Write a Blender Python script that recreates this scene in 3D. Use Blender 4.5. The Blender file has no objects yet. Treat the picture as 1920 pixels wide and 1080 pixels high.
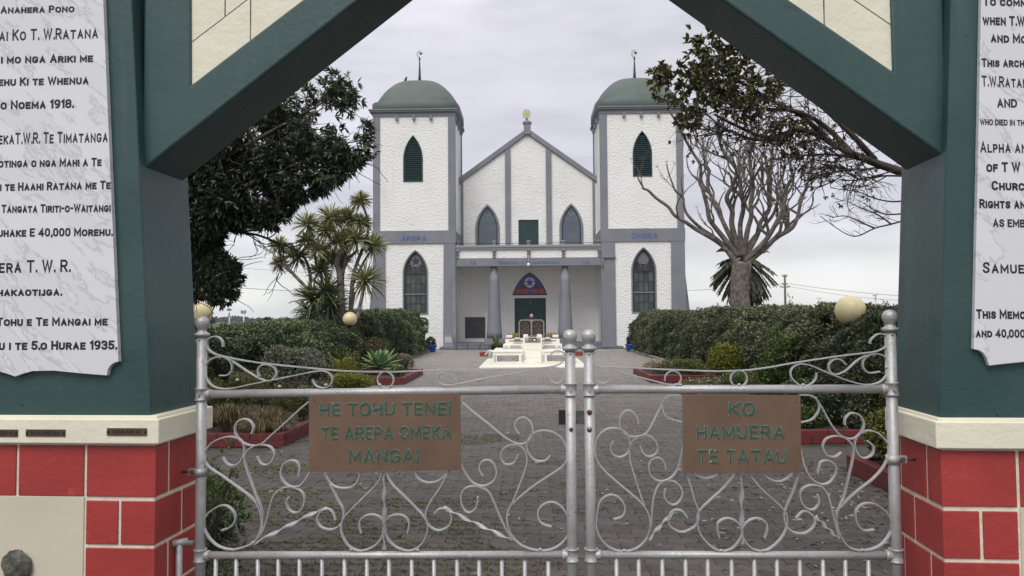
import bpy, math, random
import numpy as np
from mathutils import Vector, Matrix
from mathutils.geometry import tessellate_polygon
random.seed(7); RNG = np.random.default_rng(7)
SC = bpy.context.scene
COL = SC.collection
R = math.radians

# ------------------------------------------------------------------ camera
F = 1420.0; W, H = 1920, 1080
YAW = math.atan((991 - 960) / F); PITCH = math.atan(57 / F); ROLL = R(0.42)
EYE = Vector((0, 0, 1.6))
fw = Vector((-math.sin(YAW) * math.cos(PITCH), math.cos(YAW) * math.cos(PITCH), math.sin(PITCH)))
rt = Vector((math.cos(YAW), math.sin(YAW), 0)); up = rt.cross(fw)
r2 = rt * math.cos(ROLL) - up * math.sin(ROLL)
u2 = up * math.cos(ROLL) + rt * math.sin(ROLL)
CAMR = Matrix((r2, u2, -fw)).transposed()
cam_d = bpy.data.cameras.new('camera'); cam = bpy.data.objects.new('camera', cam_d); COL.objects.link(cam)
cam.matrix_world = Matrix.Translation(EYE) @ CAMR.to_4x4()
cam_d.sensor_width = 36; cam_d.lens = F / W * 36; cam_d.clip_start = 0.05; cam_d.clip_end = 6000
SC.camera = cam

# ------------------------------------------------------------------ world
wd = bpy.data.worlds.new('World'); SC.world = wd; wd.use_nodes = True
nt = wd.node_tree; nt.nodes.clear(); N = nt.nodes.new; L = nt.links.new
wo = N('ShaderNodeOutputWorld'); bg1 = N('ShaderNodeBackground'); bg2 = N('ShaderNodeBackground'); mx = N('ShaderNodeMixShader')
SUN_EL, SUN_AZ = 52, 200
sky = N('ShaderNodeTexSky'); sky.sky_type = 'NISHITA'; sky.sun_disc = False
sky.sun_elevation = R(SUN_EL); sky.sun_rotation = R(SUN_AZ)
bg1.inputs[1].default_value = 0.08; L(sky.outputs[0], bg1.inputs[0])
tc = N('ShaderNodeTexCoord'); sep = N('ShaderNodeSeparateXYZ'); L(tc.outputs['Generated'], sep.inputs[0])
def wramp(stops, inp, interp='EASE'):
    r = N('ShaderNodeValToRGB'); r.color_ramp.interpolation = interp
    e = r.color_ramp.elements
    while len(e) < len(stops): e.new(0.5)
    for i, (p, c) in enumerate(stops):
        e[i].position = p; e[i].color = (c[0], c[1], c[2], 1) if hasattr(c, '__len__') else (c, c, c, 1)
    L(inp, r.inputs[0]); return r
mp = N('ShaderNodeMapping'); mp.inputs['Scale'].default_value = (1, 1, 1.7); L(tc.outputs['Generated'], mp.inputs[0])
n1 = N('ShaderNodeTexNoise'); n1.inputs['Scale'].default_value = 2.2; n1.inputs['Detail'].default_value = 6; n1.inputs['Roughness'].default_value = .5; L(mp.outputs[0], n1.inputs[0])
mp2 = N('ShaderNodeMapping'); mp2.inputs['Scale'].default_value = (1, 1, 5); L(tc.outputs['Generated'], mp2.inputs[0])
n2 = N('ShaderNodeTexNoise'); n2.inputs['Scale'].default_value = 4; n2.inputs['Detail'].default_value = 6; L(mp2.outputs[0], n2.inputs[0])
vert = wramp([(0, (.30, .29, .28)), (.49, (.40, .40, .40)), (.5, (.68, .68, .67)), (.515, (.72, .72, .70)), (.545, (.60, .60, .625)), (.57, (.535, .53, .59)), (.68, (.55, .54, .595)), (1, (.95, .95, .97))], sep.outputs[2])
m01 = N('ShaderNodeMath'); m01.operation = 'MULTIPLY_ADD'; m01.inputs[1].default_value = .5; m01.inputs[2].default_value = .5
L(sep.outputs[2], m01.inputs[0]); L(m01.outputs[0], vert.inputs[0])
cl = wramp([(.3, .86), (.5, 1.0), (.70, 1.22)], n1.outputs[0])
cl2 = wramp([(.35, .94), (.62, 1.10)], n2.outputs[0])
def wmul(a, b):
    m = N('ShaderNodeMixRGB'); m.blend_type = 'MULTIPLY'; m.inputs[0].default_value = 1; L(a, m.inputs[1]); L(b, m.inputs[2]); return m.outputs[0]
c = wmul(wmul(vert.outputs[0], cl.outputs[0]), cl2.outputs[0])
L(c, bg2.inputs[0]); bg2.inputs[1].default_value = 1.0
mx.inputs[0].default_value = .93; L(bg1.outputs[0], mx.inputs[1]); L(bg2.outputs[0], mx.inputs[2]); L(mx.outputs[0], wo.inputs[0])

sun_d = bpy.data.lights.new('sun', 'SUN'); sun = bpy.data.objects.new('sun', sun_d); COL.objects.link(sun)
sun_d.energy = 1.5; sun_d.angle = R(35); sun_d.color = (1, .975, .94)
sd = Vector((math.sin(R(SUN_AZ)) * math.cos(R(SUN_EL)), math.cos(R(SUN_AZ)) * math.cos(R(SUN_EL)), math.sin(R(SUN_EL))))
sun.rotation_euler = sd.to_track_quat('Z', 'Y').to_euler(); sun.location = (0, -5, 20)
SC.view_settings.view_transform = 'Standard'; SC.view_settings.look = 'None'
SC.view_settings.exposure = 0.38; SC.view_settings.gamma = 1; SC.view_settings.use_curve_mapping = False

# ------------------------------------------------------------------ measuring helpers (real planes)
def ray(px, py): return CAMR @ Vector(((px - 960) / F, -(py - 540) / F, -1))
def PY(px, py, Y):                      # point on the plane y = Y
    d = ray(px, py); return EYE + d * (Y / d.y)
def PG(px, py, z=0):                    # point on the ground
    d = ray(px, py); return EYE + d * ((z - EYE.z) / d.z)
_v = ray(1072, 597); ARCH_A = math.atan2(_v.x, _v.y)
ARCH_M = Matrix.Rotation(-ARCH_A, 3, 'Z')      # local (u,v,z) -> world
def A(px, py, V):                       # (u, z) on the arch-parallel plane v = V
    d = ARCH_M.transposed() @ ray(px, py); t = V / d.y
    return (d.x * t, EYE.z + d.z * t)
def AU(px, py, U):                      # v on the pier's inner face u = U
    d = ARCH_M.transposed() @ ray(px, py); t = U / d.x
    return (d.y * t, EYE.z + d.z * t)

# ------------------------------------------------------------------ materials
MC = {}
def mat(name, col, rough=.6, metal=0.0, var=None, vscale=6, bump=0.0, bscale=60, bdet=4, bdist=.01, spots=None, attr=None, spec=.5, streak=None, rnd=0.0, coat=0, trans=None, bvor=False):
    if name in MC: return MC[name]
    m = bpy.data.materials.new(name); m.use_nodes = True; t = m.node_tree; nd = t.nodes; lk = t.links.new
    b = nd['Principled BSDF']; b.inputs['Roughness'].default_value = rough; b.inputs['Metallic'].default_value = metal
    b.inputs['Specular IOR Level'].default_value = spec
    if coat: b.inputs['Coat Weight'].default_value = coat; b.inputs['Coat Roughness'].default_value = .15
    tcn = nd.new('ShaderNodeTexCoord'); co = tcn.outputs['Object']
    cur = None
    def rgb(c): 
        n = nd.new('ShaderNodeRGB'); n.outputs[0].default_value = (*c, 1); return n.outputs[0]
    def mix(f, a, bb, mode='MIX'):
        n = nd.new('ShaderNodeMixRGB'); n.blend_type = mode
        if isinstance(f, float): n.inputs[0].default_value = f
        else: lk(f, n.inputs[0])
        lk(a, n.inputs[1]); lk(bb, n.inputs[2]); return n.outputs[0]
    def noise(s, det=5, r=.55, scl=(1, 1, 1)):
        mpn = nd.new('ShaderNodeMapping'); mpn.inputs['Scale'].default_value = scl; lk(co, mpn.inputs[0])
        n = nd.new('ShaderNodeTexNoise'); n.inputs['Scale'].default_value = s; n.inputs['Detail'].default_value = det; n.inputs['Roughness'].default_value = r
        lk(mpn.outputs[0], n.inputs[0]); return n.outputs[0]
    def ramp(v, p0, p1):
        n = nd.new('ShaderNodeValToRGB'); n.color_ramp.elements[0].position = p0; n.color_ramp.elements[1].position = p1; lk(v, n.inputs[0]); return n.outputs[0]
    cur = rgb(col)
    if var: cur = mix(ramp(noise(vscale), .35, .68), cur, rgb(var))
    if attr:
        an = nd.new('ShaderNodeAttribute'); an.attribute_name = 'rnd'
        rn = nd.new('ShaderNodeValToRGB'); e = rn.color_ramp.elements
        while len(e) < len(attr): e.new(.5)
        for i, (p, cc) in enumerate(attr): e[i].position = p; e[i].color = (*cc, 1)
        if rnd:
            oi = nd.new('ShaderNodeObjectInfo'); ad = nd.new('ShaderNodeMath'); ad.operation = 'ADD'; lk(an.outputs['Fac'], ad.inputs[0]); lk(oi.outputs['Random'], ad.inputs[1])
            fr = nd.new('ShaderNodeMath'); fr.operation = 'FRACT'; lk(ad.outputs[0], fr.inputs[0]); lk(fr.outputs[0], rn.inputs[0])
        else: lk(an.outputs['Fac'], rn.inputs[0])
        cur = mix(1.0, rn.outputs[0], cur, 'MULTIPLY')
    if spots:
        for (sc_, p0, p1, cc) in spots: cur = mix(ramp(noise(sc_, 6, .6), p0, p1), cur, rgb(cc))
    if streak:
        sc_, p0, p1, cc = streak; cur = mix(ramp(noise(sc_, 5, .6, (1, 1, .08)), p0, p1), cur, rgb(cc))
    lk(cur, b.inputs['Base Color'])
    if bump:
        if bvor:
            wn = nd.new('ShaderNodeTexNoise'); wn.inputs['Scale'].default_value = bscale * .6; wn.inputs['Detail'].default_value = 3; lk(co, wn.inputs[0])
            ma = nd.new('ShaderNodeVectorMath'); ma.operation = 'MULTIPLY_ADD'; ma.inputs[1].default_value = (.12, .12, .12); lk(wn.outputs['Color'], ma.inputs[0]); lk(co, ma.inputs[2])
            ms = nd.new('ShaderNodeMapping'); ms.inputs['Scale'].default_value = (1, 1, 1.7); lk(ma.outputs[0], ms.inputs[0])
            vn = nd.new('ShaderNodeTexVoronoi'); vn.feature = 'SMOOTH_F1'; vn.inputs['Scale'].default_value = bscale; lk(ms.outputs[0], vn.inputs['Vector']); h = vn.outputs['Distance']
        else: h = noise(bscale, bdet, .6)
        bn = nd.new('ShaderNodeBump'); bn.inputs['Strength'].default_value = bump; bn.inputs['Distance'].default_value = bdist
        lk(h, bn.inputs['Height']); lk(bn.outputs[0], b.inputs['Normal'])
    if trans:
        b.inputs['Transmission Weight'].default_value = trans
    MC[name] = m; return m

GREEN = mat('green_paint', (.028, .068, .065), .38, var=(.042, .087, .082), vscale=1.6, bump=.5, bscale=34, bdist=.0035, spots=[(5, .58, .75, (.022, .054, .053)), (31, .70, .715, (.010, .024, .022)), (2.3, .62, .80, (.055, .088, .083))], streak=(9, .56, .78, (.060, .098, .092)))
CREAM = mat('cream_paint', (.80, .76, .60), .55, var=(.74, .70, .55), vscale=4, bump=.6, bscale=24, bdist=.006, spots=[(6, .62, .8, (.70, .65, .51)), (48, .72, .74, (.45, .42, .34))])
MORTAR = mat('cream_joint', (.80, .75, .61), .6, var=(.66, .60, .47), vscale=14, bump=.8, bscale=40, bdist=.006)
RED = mat('red_paint', (.40, .047, .041), .45, var=(.32, .040, .036), vscale=3, bump=.6, bscale=26, bdist=.005, spots=[(9, .62, .76, (.44, .075, .062)), (45, .715, .74, (.20, .03, .025)), (60, .74, .76, (.55, .40, .33))])
REDK = mat('red_kerb_paint', (.145, .016, .016), .6, var=(.10, .018, .018), vscale=6, bump=.5, bscale=50, bdist=.006, spots=[(25, .66, .78, (.10, .07, .06))])
MARBLE = mat('marble', (.70, .70, .71), .3, var=(.74, .74, .75), vscale=2, spots=None)
INK = mat('black_letter', (.012, .012, .014), .5)
SILVER = mat('silver_paint', (.46, .455, .45), .45, metal=.35, var=(.36, .355, .35), vscale=9, bump=.6, bscale=70, bdist=.004, spots=[(24, .62, .72, (.30, .28, .26)), (55, .69, .72, (.18, .10, .06)), (13, .66, .74, (.55, .54, .53))])
BRONZE = mat('copper_plate', (.215, .135, .088), .45, metal=.3, var=(.165, .105, .072), vscale=5, spots=[(40, .75, .82, (.32, .22, .17))], bump=.15, bscale=60, bdist=.002)
VERDI = mat('verdigris_letter', (.018, .085, .056), .7, spots=[(50, .62, .68, (.12, .085, .055)), (70, .62, .68, (.36, .40, .34))], bump=.4, bscale=200, bdist=.002)
EDGE = mat('chipped_letter_edge', (.22, .28, .22), .7, spots=[(60, .48, .55, (.09, .16, .11)), (38, .60, .68, (.16, .105, .07)), (45, .64, .68, (.6, .6, .54))])
PLAQ = mat('brown_plaque', (.10, .065, .04), .45, metal=.5, var=(.15, .10, .065), vscale=30)
STEEL = mat('dull_steel', (.22, .22, .22), .45, metal=.8, var=(.14, .12, .11), vscale=40)
RUST = mat('rusty_steel', (.14, .055, .03), .7, metal=.4, var=(.09, .05, .035), vscale=60)
STUC = mat('white_roughcast', (.83, .82, .80), .75, var=(.78, .77, .745), vscale=.7, bump=.85, bscale=9.0, bdist=.032, bvor=True, spots=[(.55, .56, .8, (.70, .69, .66))], streak=(2.2, .60, .78, (.67, .66, .63)))
TRIM = mat('grey_lilac_trim', (.215, .223, .250), .65, var=(.175, .182, .205), vscale=.9, bump=.3, bscale=12, bdist=.01, streak=(2.4, .60, .80, (.30, .30, .32)))
DKGREEN = mat('dark_green_joinery', (.018, .052, .05), .5, var=(.014, .04, .04), vscale=3)
DOME = mat('green_dome_paint', (.070, .098, .086), .6, var=(.090, .118, .104), vscale=1.2, bump=.2, bscale=6, bdist=.01, streak=(1.6, .62, .85, (.12, .145, .13)))
DARK = mat('dark_recess', (.012, .013, .014), .8)
GLASS = mat('window_glass', (.03, .036, .04), .12, var=(.06, .066, .066), vscale=1.6)
SHEET = mat('grey_cover_sheet', (.12, .15, .18), .25, var=(.10, .12, .15), vscale=1.5)
BLUEL = mat('blue_letter', (.095, .135, .32), .6)
WHITE = mat('white_marble_block', (.83, .80, .71), .45, var=(.78, .75, .66), vscale=3, bump=.15, bscale=20)
GRANITE = mat('grey_granite', (.17, .17, .17), .4, var=(.23, .23, .23), vscale=30)
BLKSTONE = mat('black_granite', (.018, .018, .018), .25)
GOLD = mat('gold_letter', (.34, .235, .12), .4, metal=.3)
BLUEPOT = mat('blue_pot', (.018, .09, .42), .35)
GLOBE = mat('lamp_globe', (.68, .58, .33), .35, var=(.60, .52, .30), vscale=5, spots=[(30, .68, .8, (.52, .45, .27))])
BLACKM = mat('black_post', (.012, .012, .012), .5)
CONC = mat('concrete_kerb', (.20, .19, .175), .85, var=(.15, .14, .13), vscale=4, bump=.4, bscale=40)
STONE = mat('step_stone', (.17, .175, .20), .8, var=(.12, .125, .145), vscale=3, bump=.5, bscale=14, bdist=.02)
SOIL = mat('soil', (.045, .032, .022), .95, var=(.07, .05, .034), vscale=14, bump=1, bscale=30, bdist=.04)
BARK = mat('grey_bark', (.19, .168, .145), .9, var=(.065, .054, .046), vscale=9, bump=.8, bscale=25, bdist=.02)
BARKD = mat('dark_bark', (.065, .05, .042), .9, var=(.04, .03, .026), vscale=9, bump=.6, bscale=30, bdist=.01)
def leafmat(name, c0, c1, c2, rough=.45): return mat(name, (1, 1, 1), rough, attr=[(0, c0), (.6, c1), (1, c2)])
LF_H = leafmat('hedge_leaf', (.018, .032, .014), (.085, .125, .052), (.24, .28, .14), .45)
LF_T = leafmat('tree_leaf', (.020, .028, .015), (.060, .078, .042), (.18, .20, .12), .38)
LF_M = leafmat('glossy_leaf', (.045, .052, .022), (.135, .14, .055), (.26, .25, .12), .45)
LF_C = leafmat('strap_leaf', (.10, .115, .04), (.24, .25, .10), (.50, .47, .26), .5)
LF_CD = leafmat('dark_strap_leaf', (.04, .055, .02), (.11, .13, .05), (.28, .28, .12), .5)
LF_P = leafmat('palm_leaf', (.03, .034, .018), (.055, .06, .03), (.11, .11, .06), .6)
LF_Y = leafmat('golden_leaf', (.10, .12, .012), (.22, .23, .03), (.38, .36, .06), .6)
LF_YD = leafmat('olive_gold_leaf', (.06, .075, .015), (.16, .17, .04), (.30, .28, .08), .6)
LF_G = leafmat('green_leaf', (.04, .075, .02), (.12, .18, .05), (.26, .33, .11), .5)
LF_S = leafmat('silver_leaf', (.09, .10, .06), (.18, .19, .13), (.34, .34, .26), .6)
LF_B = leafmat('tussock_blade', (.07, .05, .022), (.16, .12, .05), (.30, .24, .12), .6)
LF_D = leafmat('dry_leaf', (.07, .055, .038), (.22, .18, .13), (.52, .46, .38), .7)
LF_R = leafmat('flower_petal', (.45, .20, .15), (.60, .50, .40), (.80, .80, .72), .6)
LF_MO = leafmat('moss', (.05, .06, .012), (.11, .12, .02), (.18, .18, .03), .9)
LF_F = leafmat('far_leaf', (.018, .022, .016), (.03, .038, .028), (.05, .06, .045), .8)
AGAVE = mat('agave_leaf', (.10, .22, .10), .45, var=(.15, .28, .14), vscale=3)
AGEDGE = mat('agave_edge', (.42, .48, .20), .5)
# marble veins
_m = MARBLE.node_tree; _b = _m.nodes['Principled BSDF']
_w = _m.nodes.new('ShaderNodeTexNoise'); _w.inputs['Scale'].default_value = 3.4; _w.inputs['Detail'].default_value = 9; _w.inputs['Roughness'].default_value = .62; _w.inputs['Distortion'].default_value = .35
_t = _m.nodes.new('ShaderNodeTexCoord'); _mp = _m.nodes.new('ShaderNodeMapping'); _mp.inputs['Rotation'].default_value = (0, R(-42), 0); _mq = _m.nodes.new('ShaderNodeMapping'); _mq.inputs['Scale'].default_value = (.8, 1, 2.6)
_m.links.new(_t.outputs['Object'], _mp.inputs[0]); _m.links.new(_mp.outputs[0], _mq.inputs[0]); _m.links.new(_mq.outputs[0], _w.inputs[0])
_r = _m.nodes.new('ShaderNodeValToRGB'); _e = _r.color_ramp.elements; _e[0].position = .42; _e[0].color = (.70, .70, .715, 1); _e[1].position = .62; _e[1].color = (.74, .74, .75, 1)
_x = _e.new(.50); _x.color = (.53, .53, .535, 1); _x = _e.new(.485); _x.color = (.70, .70, .71, 1); _x = _e.new(.53); _x.color = (.73, .73, .74, 1)
_m.links.new(_w.outputs[0], _r.inputs[0]); _m.links.new(_r.outputs[0], _b.inputs['Base Color'])

# ------------------------------------------------------------------ mesh helpers
def link(o, parent=None):
    COL.objects.link(o)
    if parent: o.parent = parent
    return o
def tag(o, label=None, cat=None, group=None, kind=None):
    if label: o['label'] = label
    if cat: o['category'] = cat
    if group: o['group'] = group
    if kind: o['kind'] = kind
    return o
def empty(name, loc, label, cat, group=None, rz=0):
    o = bpy.data.objects.new(name, None); o.empty_display_size = .2; link(o); o.location = loc; o.rotation_euler = (0, 0, rz)
    return tag(o, label, cat, group)
class MB:
    def __init__(s): s.v = []; s.f = []; s.sm = []
    def add(s, vs, fs, smooth=False):
        k = len(s.v); s.v += [tuple(p) for p in vs]; s.f += [tuple(i + k for i in f) for f in fs]; s.sm += [smooth] * len(fs); return s
    def box(s, x0, x1, y0, y1, z0, z1):
        return s.add([(x0, y0, z0), (x1, y0, z0), (x1, y1, z0), (x0, y1, z0), (x0, y0, z1), (x1, y0, z1), (x1, y1, z1), (x0, y1, z1)],
                     [(0, 3, 2, 1), (4, 5, 6, 7), (0, 1, 5, 4), (1, 2, 6, 5), (2, 3, 7, 6), (3, 0, 4, 7)])
    def prism(s, poly, y0, y1, holes=()):      # poly in (x,z), extruded along y
        loops = [list(poly)] + [list(h) for h in holes]
        tri = tessellate_polygon([[Vector((p[0], p[1], 0)) for p in l] for l in loops])
        flat = [p for l in loops for p in l]; n = len(flat)
        vs = [(p[0], y0, p[1]) for p in flat] + [(p[0], y1, p[1]) for p in flat]; fs = []
        for t in tri:
            fs.append(tuple(t)); fs.append(tuple(i + n for i in reversed(t)))
        k = 0
        for l in loops:
            m = len(l)
            for i in range(m): fs.append((k + i, k + (i + 1) % m, k + (i + 1) % m + n, k + i + n))
            k += m
        return s.add(vs, fs)
    def tube(s, pts, rad, n=8, cap=True):
        pts = [Vector(p) for p in pts]; m = len(pts)
        if not hasattr(rad, '__len__'): rad = [rad] * m
        vs = []; fs = []; ref = None
        for i, p in enumerate(pts):
            d = (pts[min(i + 1, m - 1)] - pts[max(i - 1, 0)]).normalized()
            if ref is None: ref = Vector((0, 0, 1)) if abs(d.z) < .9 else Vector((1, 0, 0))
            a = (ref - d * ref.dot(d)).normalized(); ref = a; b = d.cross(a)
            for k in range(n):
                t = 2 * math.pi * k / n; vs.append(p + (a * math.cos(t) + b * math.sin(t)) * rad[i])
        for i in range(m - 1):
            for k in range(n): fs.append((i * n + k, i * n + (k + 1) % n, (i + 1) * n + (k + 1) % n, (i + 1) * n + k))
        s.add(vs, fs, True)
        if cap: k = len(s.v) - m * n; s.f += [tuple(k + j for j in reversed(range(n))), tuple(k + (m - 1) * n + j for j in range(n))]; s.sm += [False, False]
        return s
    def lathe(s, prof, c=(0, 0, 0), n=20, axis='z', sup=2.0):
        vs = []; fs = []; m = len(prof)
        for (r, h) in prof:
            for k in range(n):
                t = 2 * math.pi * k / n; ct, st = math.cos(t), math.sin(t)
                q = (abs(ct) ** sup + abs(st) ** sup) ** (-1 / sup); x, y = r * ct * q, r * st * q
                p = (x, y, h) if axis == 'z' else ((x, h, y) if axis == 'y' else (h, x, y))
                vs.append((p[0] + c[0], p[1] + c[1], p[2] + c[2]))
        for i in range(m - 1):
            for k in range(n): fs.append((i * n + k, i * n + (k + 1) % n, (i + 1) * n + (k + 1) % n, (i + 1) * n + k))
        s.add(vs, fs, True); k = len(s.v) - m * n
        s.f += [tuple(k + j for j in reversed(range(n))), tuple(k + (m - 1) * n + j for j in range(n))]; s.sm += [False, False]
        return s
    def ribbon(s, pts, v, th, wd):             # flat bar in the (x,z) plane, standing along y
        m = len(pts); vs = []; fs = []
        for i in range(m):
            a = pts[max(i - 1, 0)]; b = pts[min(i + 1, m - 1)]; dx, dz = b[0] - a[0], b[1] - a[1]; l = math.hypot(dx, dz) or 1
            nx, nz = -dz / l * th / 2, dx / l * th / 2; x, z = pts[i]
            vs += [(x + nx, v - wd / 2, z + nz), (x - nx, v - wd / 2, z - nz), (x - nx, v + wd / 2, z - nz), (x + nx, v + wd / 2, z + nz)]
        for i in range(m - 1):
            for k in range(4): fs.append((i * 4 + k, i * 4 + (k + 1) % 4, i * 4 + 4 + (k + 1) % 4, i * 4 + 4 + k))
        fs += [(0, 3, 2, 1), tuple((m - 1) * 4 + k for k in range(4))]
        return s.add(vs, fs)
    def build(s, name, m, parent=None, bevel=0, recalc=True, off=(0, 0, 0)):
        me = bpy.data.meshes.new(name)
        me.from_pydata([(a - off[0], b - off[1], c - off[2]) for a, b, c in s.v], [], s.f)
        me.materials.append(m); me.polygons.foreach_set('use_smooth', s.sm)
        if recalc:
            import bmesh
            bm = bmesh.new(); bm.from_mesh(me); bmesh.ops.recalc_face_normals(bm, faces=bm.faces); bm.to_mesh(me); bm.free()
        me.update(); o = bpy.data.objects.new(name, me); link(o, parent)
        if bevel:
            b = o.modifiers.new('bevel', 'BEVEL'); b.width = bevel; b.segments = 2; b.limit_method = 'ANGLE'; b.angle_limit = R(40)
        return o
def BX(name, m, parent, *a, bevel=0): return MB().box(*a).build(name, m, parent, bevel)
def smooth(pts, k=6, closed=False):            # Catmull-Rom
    P = [tuple(p) for p in pts]; n = len(P); out = []
    g = (lambda i: P[i % n]) if closed else (lambda i: P[max(0, min(n - 1, i))])
    for i in range(n if closed else n - 1):
        p0, p1, p2, p3 = g(i - 1), g(i), g(i + 1), g(i + 2)
        for j in range(k):
            t = j / k
            out.append(tuple(.5 * (2 * b + (c_ - a) * t + (2 * a - 5 * b + 4 * c_ - d) * t * t + (3 * b - a - 3 * c_ + d) * t ** 3) for a, b, c_, d in zip(p0, p1, p2, p3)))
    if not closed: out.append(P[-1])
    return out

def _rnd(w, top=1.0, bot=0.0, a0=0, a1=360, n=16, cx=.5):
    o = []
    for k in range(n + 1):
        t = R(a0 + (a1 - a0) * k / n); c_, s_ = math.cos(t), math.sin(t); q_ = (abs(c_) ** 2.6 + abs(s_) ** 2.6) ** (-1 / 2.6)
        o.append((cx + .5 * c_ * q_, (top + bot) / 2 + (top - bot) / 2 * s_ * q_))
    return o
GLYPH = {
 'A': (.72, [[(0, 0), (.5, 1.02), (1, 0)], [(.2, .32), (.8, .32)]]), 'B': (.6, [[(0, 0), (0, 1), (.65, 1), (.93, .9), (.97, .75), (.9, .6), (.65, .53), (0, .53)], [(.6, .53), (.93, .45), (1, .27), (.93, .08), (.65, 0), (0, 0)]]),
 'C': (.66, [_rnd(1, a0=38, a1=322)]), 'D': (.66, [[(0, 0), (0, 1), (.5, 1), (.85, .88), (1, .65), (1, .35), (.85, .12), (.5, 0), (0, 0)]]), 'E': (.52, [[(1, 1), (0, 1), (0, 0), (1, 0)], [(0, .52), (.85, .52)]]),
 'F': (.52, [[(1, 1), (0, 1), (0, 0)], [(0, .52), (.85, .52)]]), 'G': (.68, [_rnd(1, a0=38, a1=335) + [(.98, .42), (.6, .42)]]), 'H': (.62, [[(0, 0), (0, 1)], [(1, 0), (1, 1)], [(0, .5), (1, .5)]]), 'I': (.001, [[(0, 0), (0, 1)]]),
 'J': (.45, [[(1, 1), (1, .2), (.8, 0), (.3, 0), (0, .2)]]), 'K': (.62, [[(0, 0), (0, 1)], [(1, 1), (.02, .42)], [(.32, .6), (1, 0)]]), 'L': (.5, [[(0, 1), (0, 0), (1, 0)]]), 'M': (.80, [[(0, 0), (.0, 1), (.5, .25), (1, 1), (1, 0)]]),
 'N': (.66, [[(0, 0), (0, 1), (1, 0), (1, 1)]]), 'O': (.70, [_rnd(1)]), 'P': (.56, [[(0, 0), (0, 1), (.65, 1), (.95, .88), (1, .72), (.92, .55), (.65, .46), (0, .46)]]), 'R': (.6, [[(0, 0), (0, 1), (.65, 1), (.95, .88), (1, .74), (.92, .58), (.65, .48), (0, .48)], [(.5, .48), (1, 0)]]),
 'S': (.58, [[(.98, .8), (.85, .95), (.55, 1), (.2, .95), (.03, .78), (.15, .6), (.5, .5), (.85, .4), (.98, .22), (.8, .05), (.45, 0), (.15, .05), (0, .2)]]), 'T': (.62, [[(0, 1), (1, 1)], [(.5, 1), (.5, 0)]]), 'U': (.62, [[(0, 1), (0, .28), (.12, .08), (.38, 0), (.62, 0), (.88, .08), (1, .28), (1, 1)]]),
 'V': (.68, [[(0, 1), (.5, 0), (1, 1)]]), 'W': (.95, [[(0, 1), (.26, 0), (.5, .95), (.74, 0), (1, 1)]]), 'X': (.64, [[(0, 0), (1, 1)], [(0, 1), (1, 0)]]), 'Y': (.64, [[(0, 1), (.5, .48), (1, 1)], [(.5, .48), (.5, 0)]]),
 '0': (.56, [_rnd(1)]), '1': (.2, [[(0, .82), (1, 1), (1, 0)]]), '3': (.52, [[(0, .85), (.2, 1), (.7, 1), (.95, .85), (.9, .62), (.5, .53), (.92, .45), (1, .2), (.75, 0), (.25, 0), (0, .15)]]), '4': (.6, [[(.75, 0), (.75, 1), (0, .28), (1, .28)]]),
 '5': (.54, [[(.95, 1), (.12, 1), (.05, .55), (.5, .62), (.9, .5), (1, .3), (.85, .08), (.5, 0), (.1, .05), (0, .15)]]), '8': (.56, [_rnd(1, 1, .53, 0, 360, 14), _rnd(1, .53, 0, 0, 360, 14)]), '9': (.56, [_rnd(1, 1, .42, 0, 360, 14), [(1, .72), (.95, .3), (.7, .05), (.3, 0)]]),
 '.': (.001, [[(0, 0), (0, .07)]]), ',': (.06, [[(1, .06), (0, -.16)]]), '-': (.28, [[(0, .48), (1, .48)]])}
def text_data(s, w=.17):
    """triangles of a line of sign-painter's strokes; lower case letters come out as small capitals"""
    V = []; Fc = []; x = 0.0; W0 = .17; H0 = W0 / 2
    for ch in s:
        if ch == ' ': x += .40; continue
        g_, strokes = GLYPH[ch.upper()]; sc = .80 if ch.islower() else 1.0; h = w / 2
        wd = g_ * sc * (.93 if sc == 1 else 1.0); hh = sc - W0
        for si, st in enumerate(strokes):
            P_ = [(x + H0 + px_ * wd, H0 + py_ * hh) for px_, py_ in st]; n = len(P_); closed = abs(P_[0][0] - P_[-1][0]) + abs(P_[0][1] - P_[-1][1]) < 1e-6
            k = len(V)
            for i in range(n):
                pa = P_[i - 1] if i else (P_[-2] if closed else None); pb = P_[i + 1] if i < n - 1 else (P_[1] if closed else None)
                def un(a, b): dx, dy = b[0] - a[0], b[1] - a[1]; l = math.hypot(dx, dy) or 1; return dx / l, dy / l
                d1 = un(pa, P_[i]) if pa else un(P_[i], pb); d2 = un(P_[i], pb) if pb else d1
                mx_, my_ = -(d1[1] + d2[1]), d1[0] + d2[0]; l = math.hypot(mx_, my_) or 1; mx_, my_ = mx_ / l, my_ / l; co = max(.42, mx_ * -d1[1] + my_ * d1[0]); q_ = h / co
                ex, ey = 0, 0
                if not closed and i == 0: ex, ey = -d2[0] * h, -d2[1] * h
                if not closed and i == n - 1: ex, ey = d1[0] * h, d1[1] * h
                if ch in 'Aa' and si == 0 and i in (0, 2): ex = 0; ey = -h * 1.0 if False else ey
                V.append((P_[i][0] + mx_ * q_ + ex, P_[i][1] + my_ * q_ + ey, si)); V.append((P_[i][0] - mx_ * q_ + ex, P_[i][1] - my_ * q_ + ey, si))
            for i in range(n - 1): Fc.append((k + 2 * i, k + 2 * i + 1, k + 2 * i + 3, k + 2 * i + 2))
        x += wd + W0 + (.15 if ch not in '.,' else .07)
    x1 = x - .15; x0 = 0.0
    return [((v[0] - x0) / (x1 - x0), v[1], v[2]) for v in V], Fc
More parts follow.
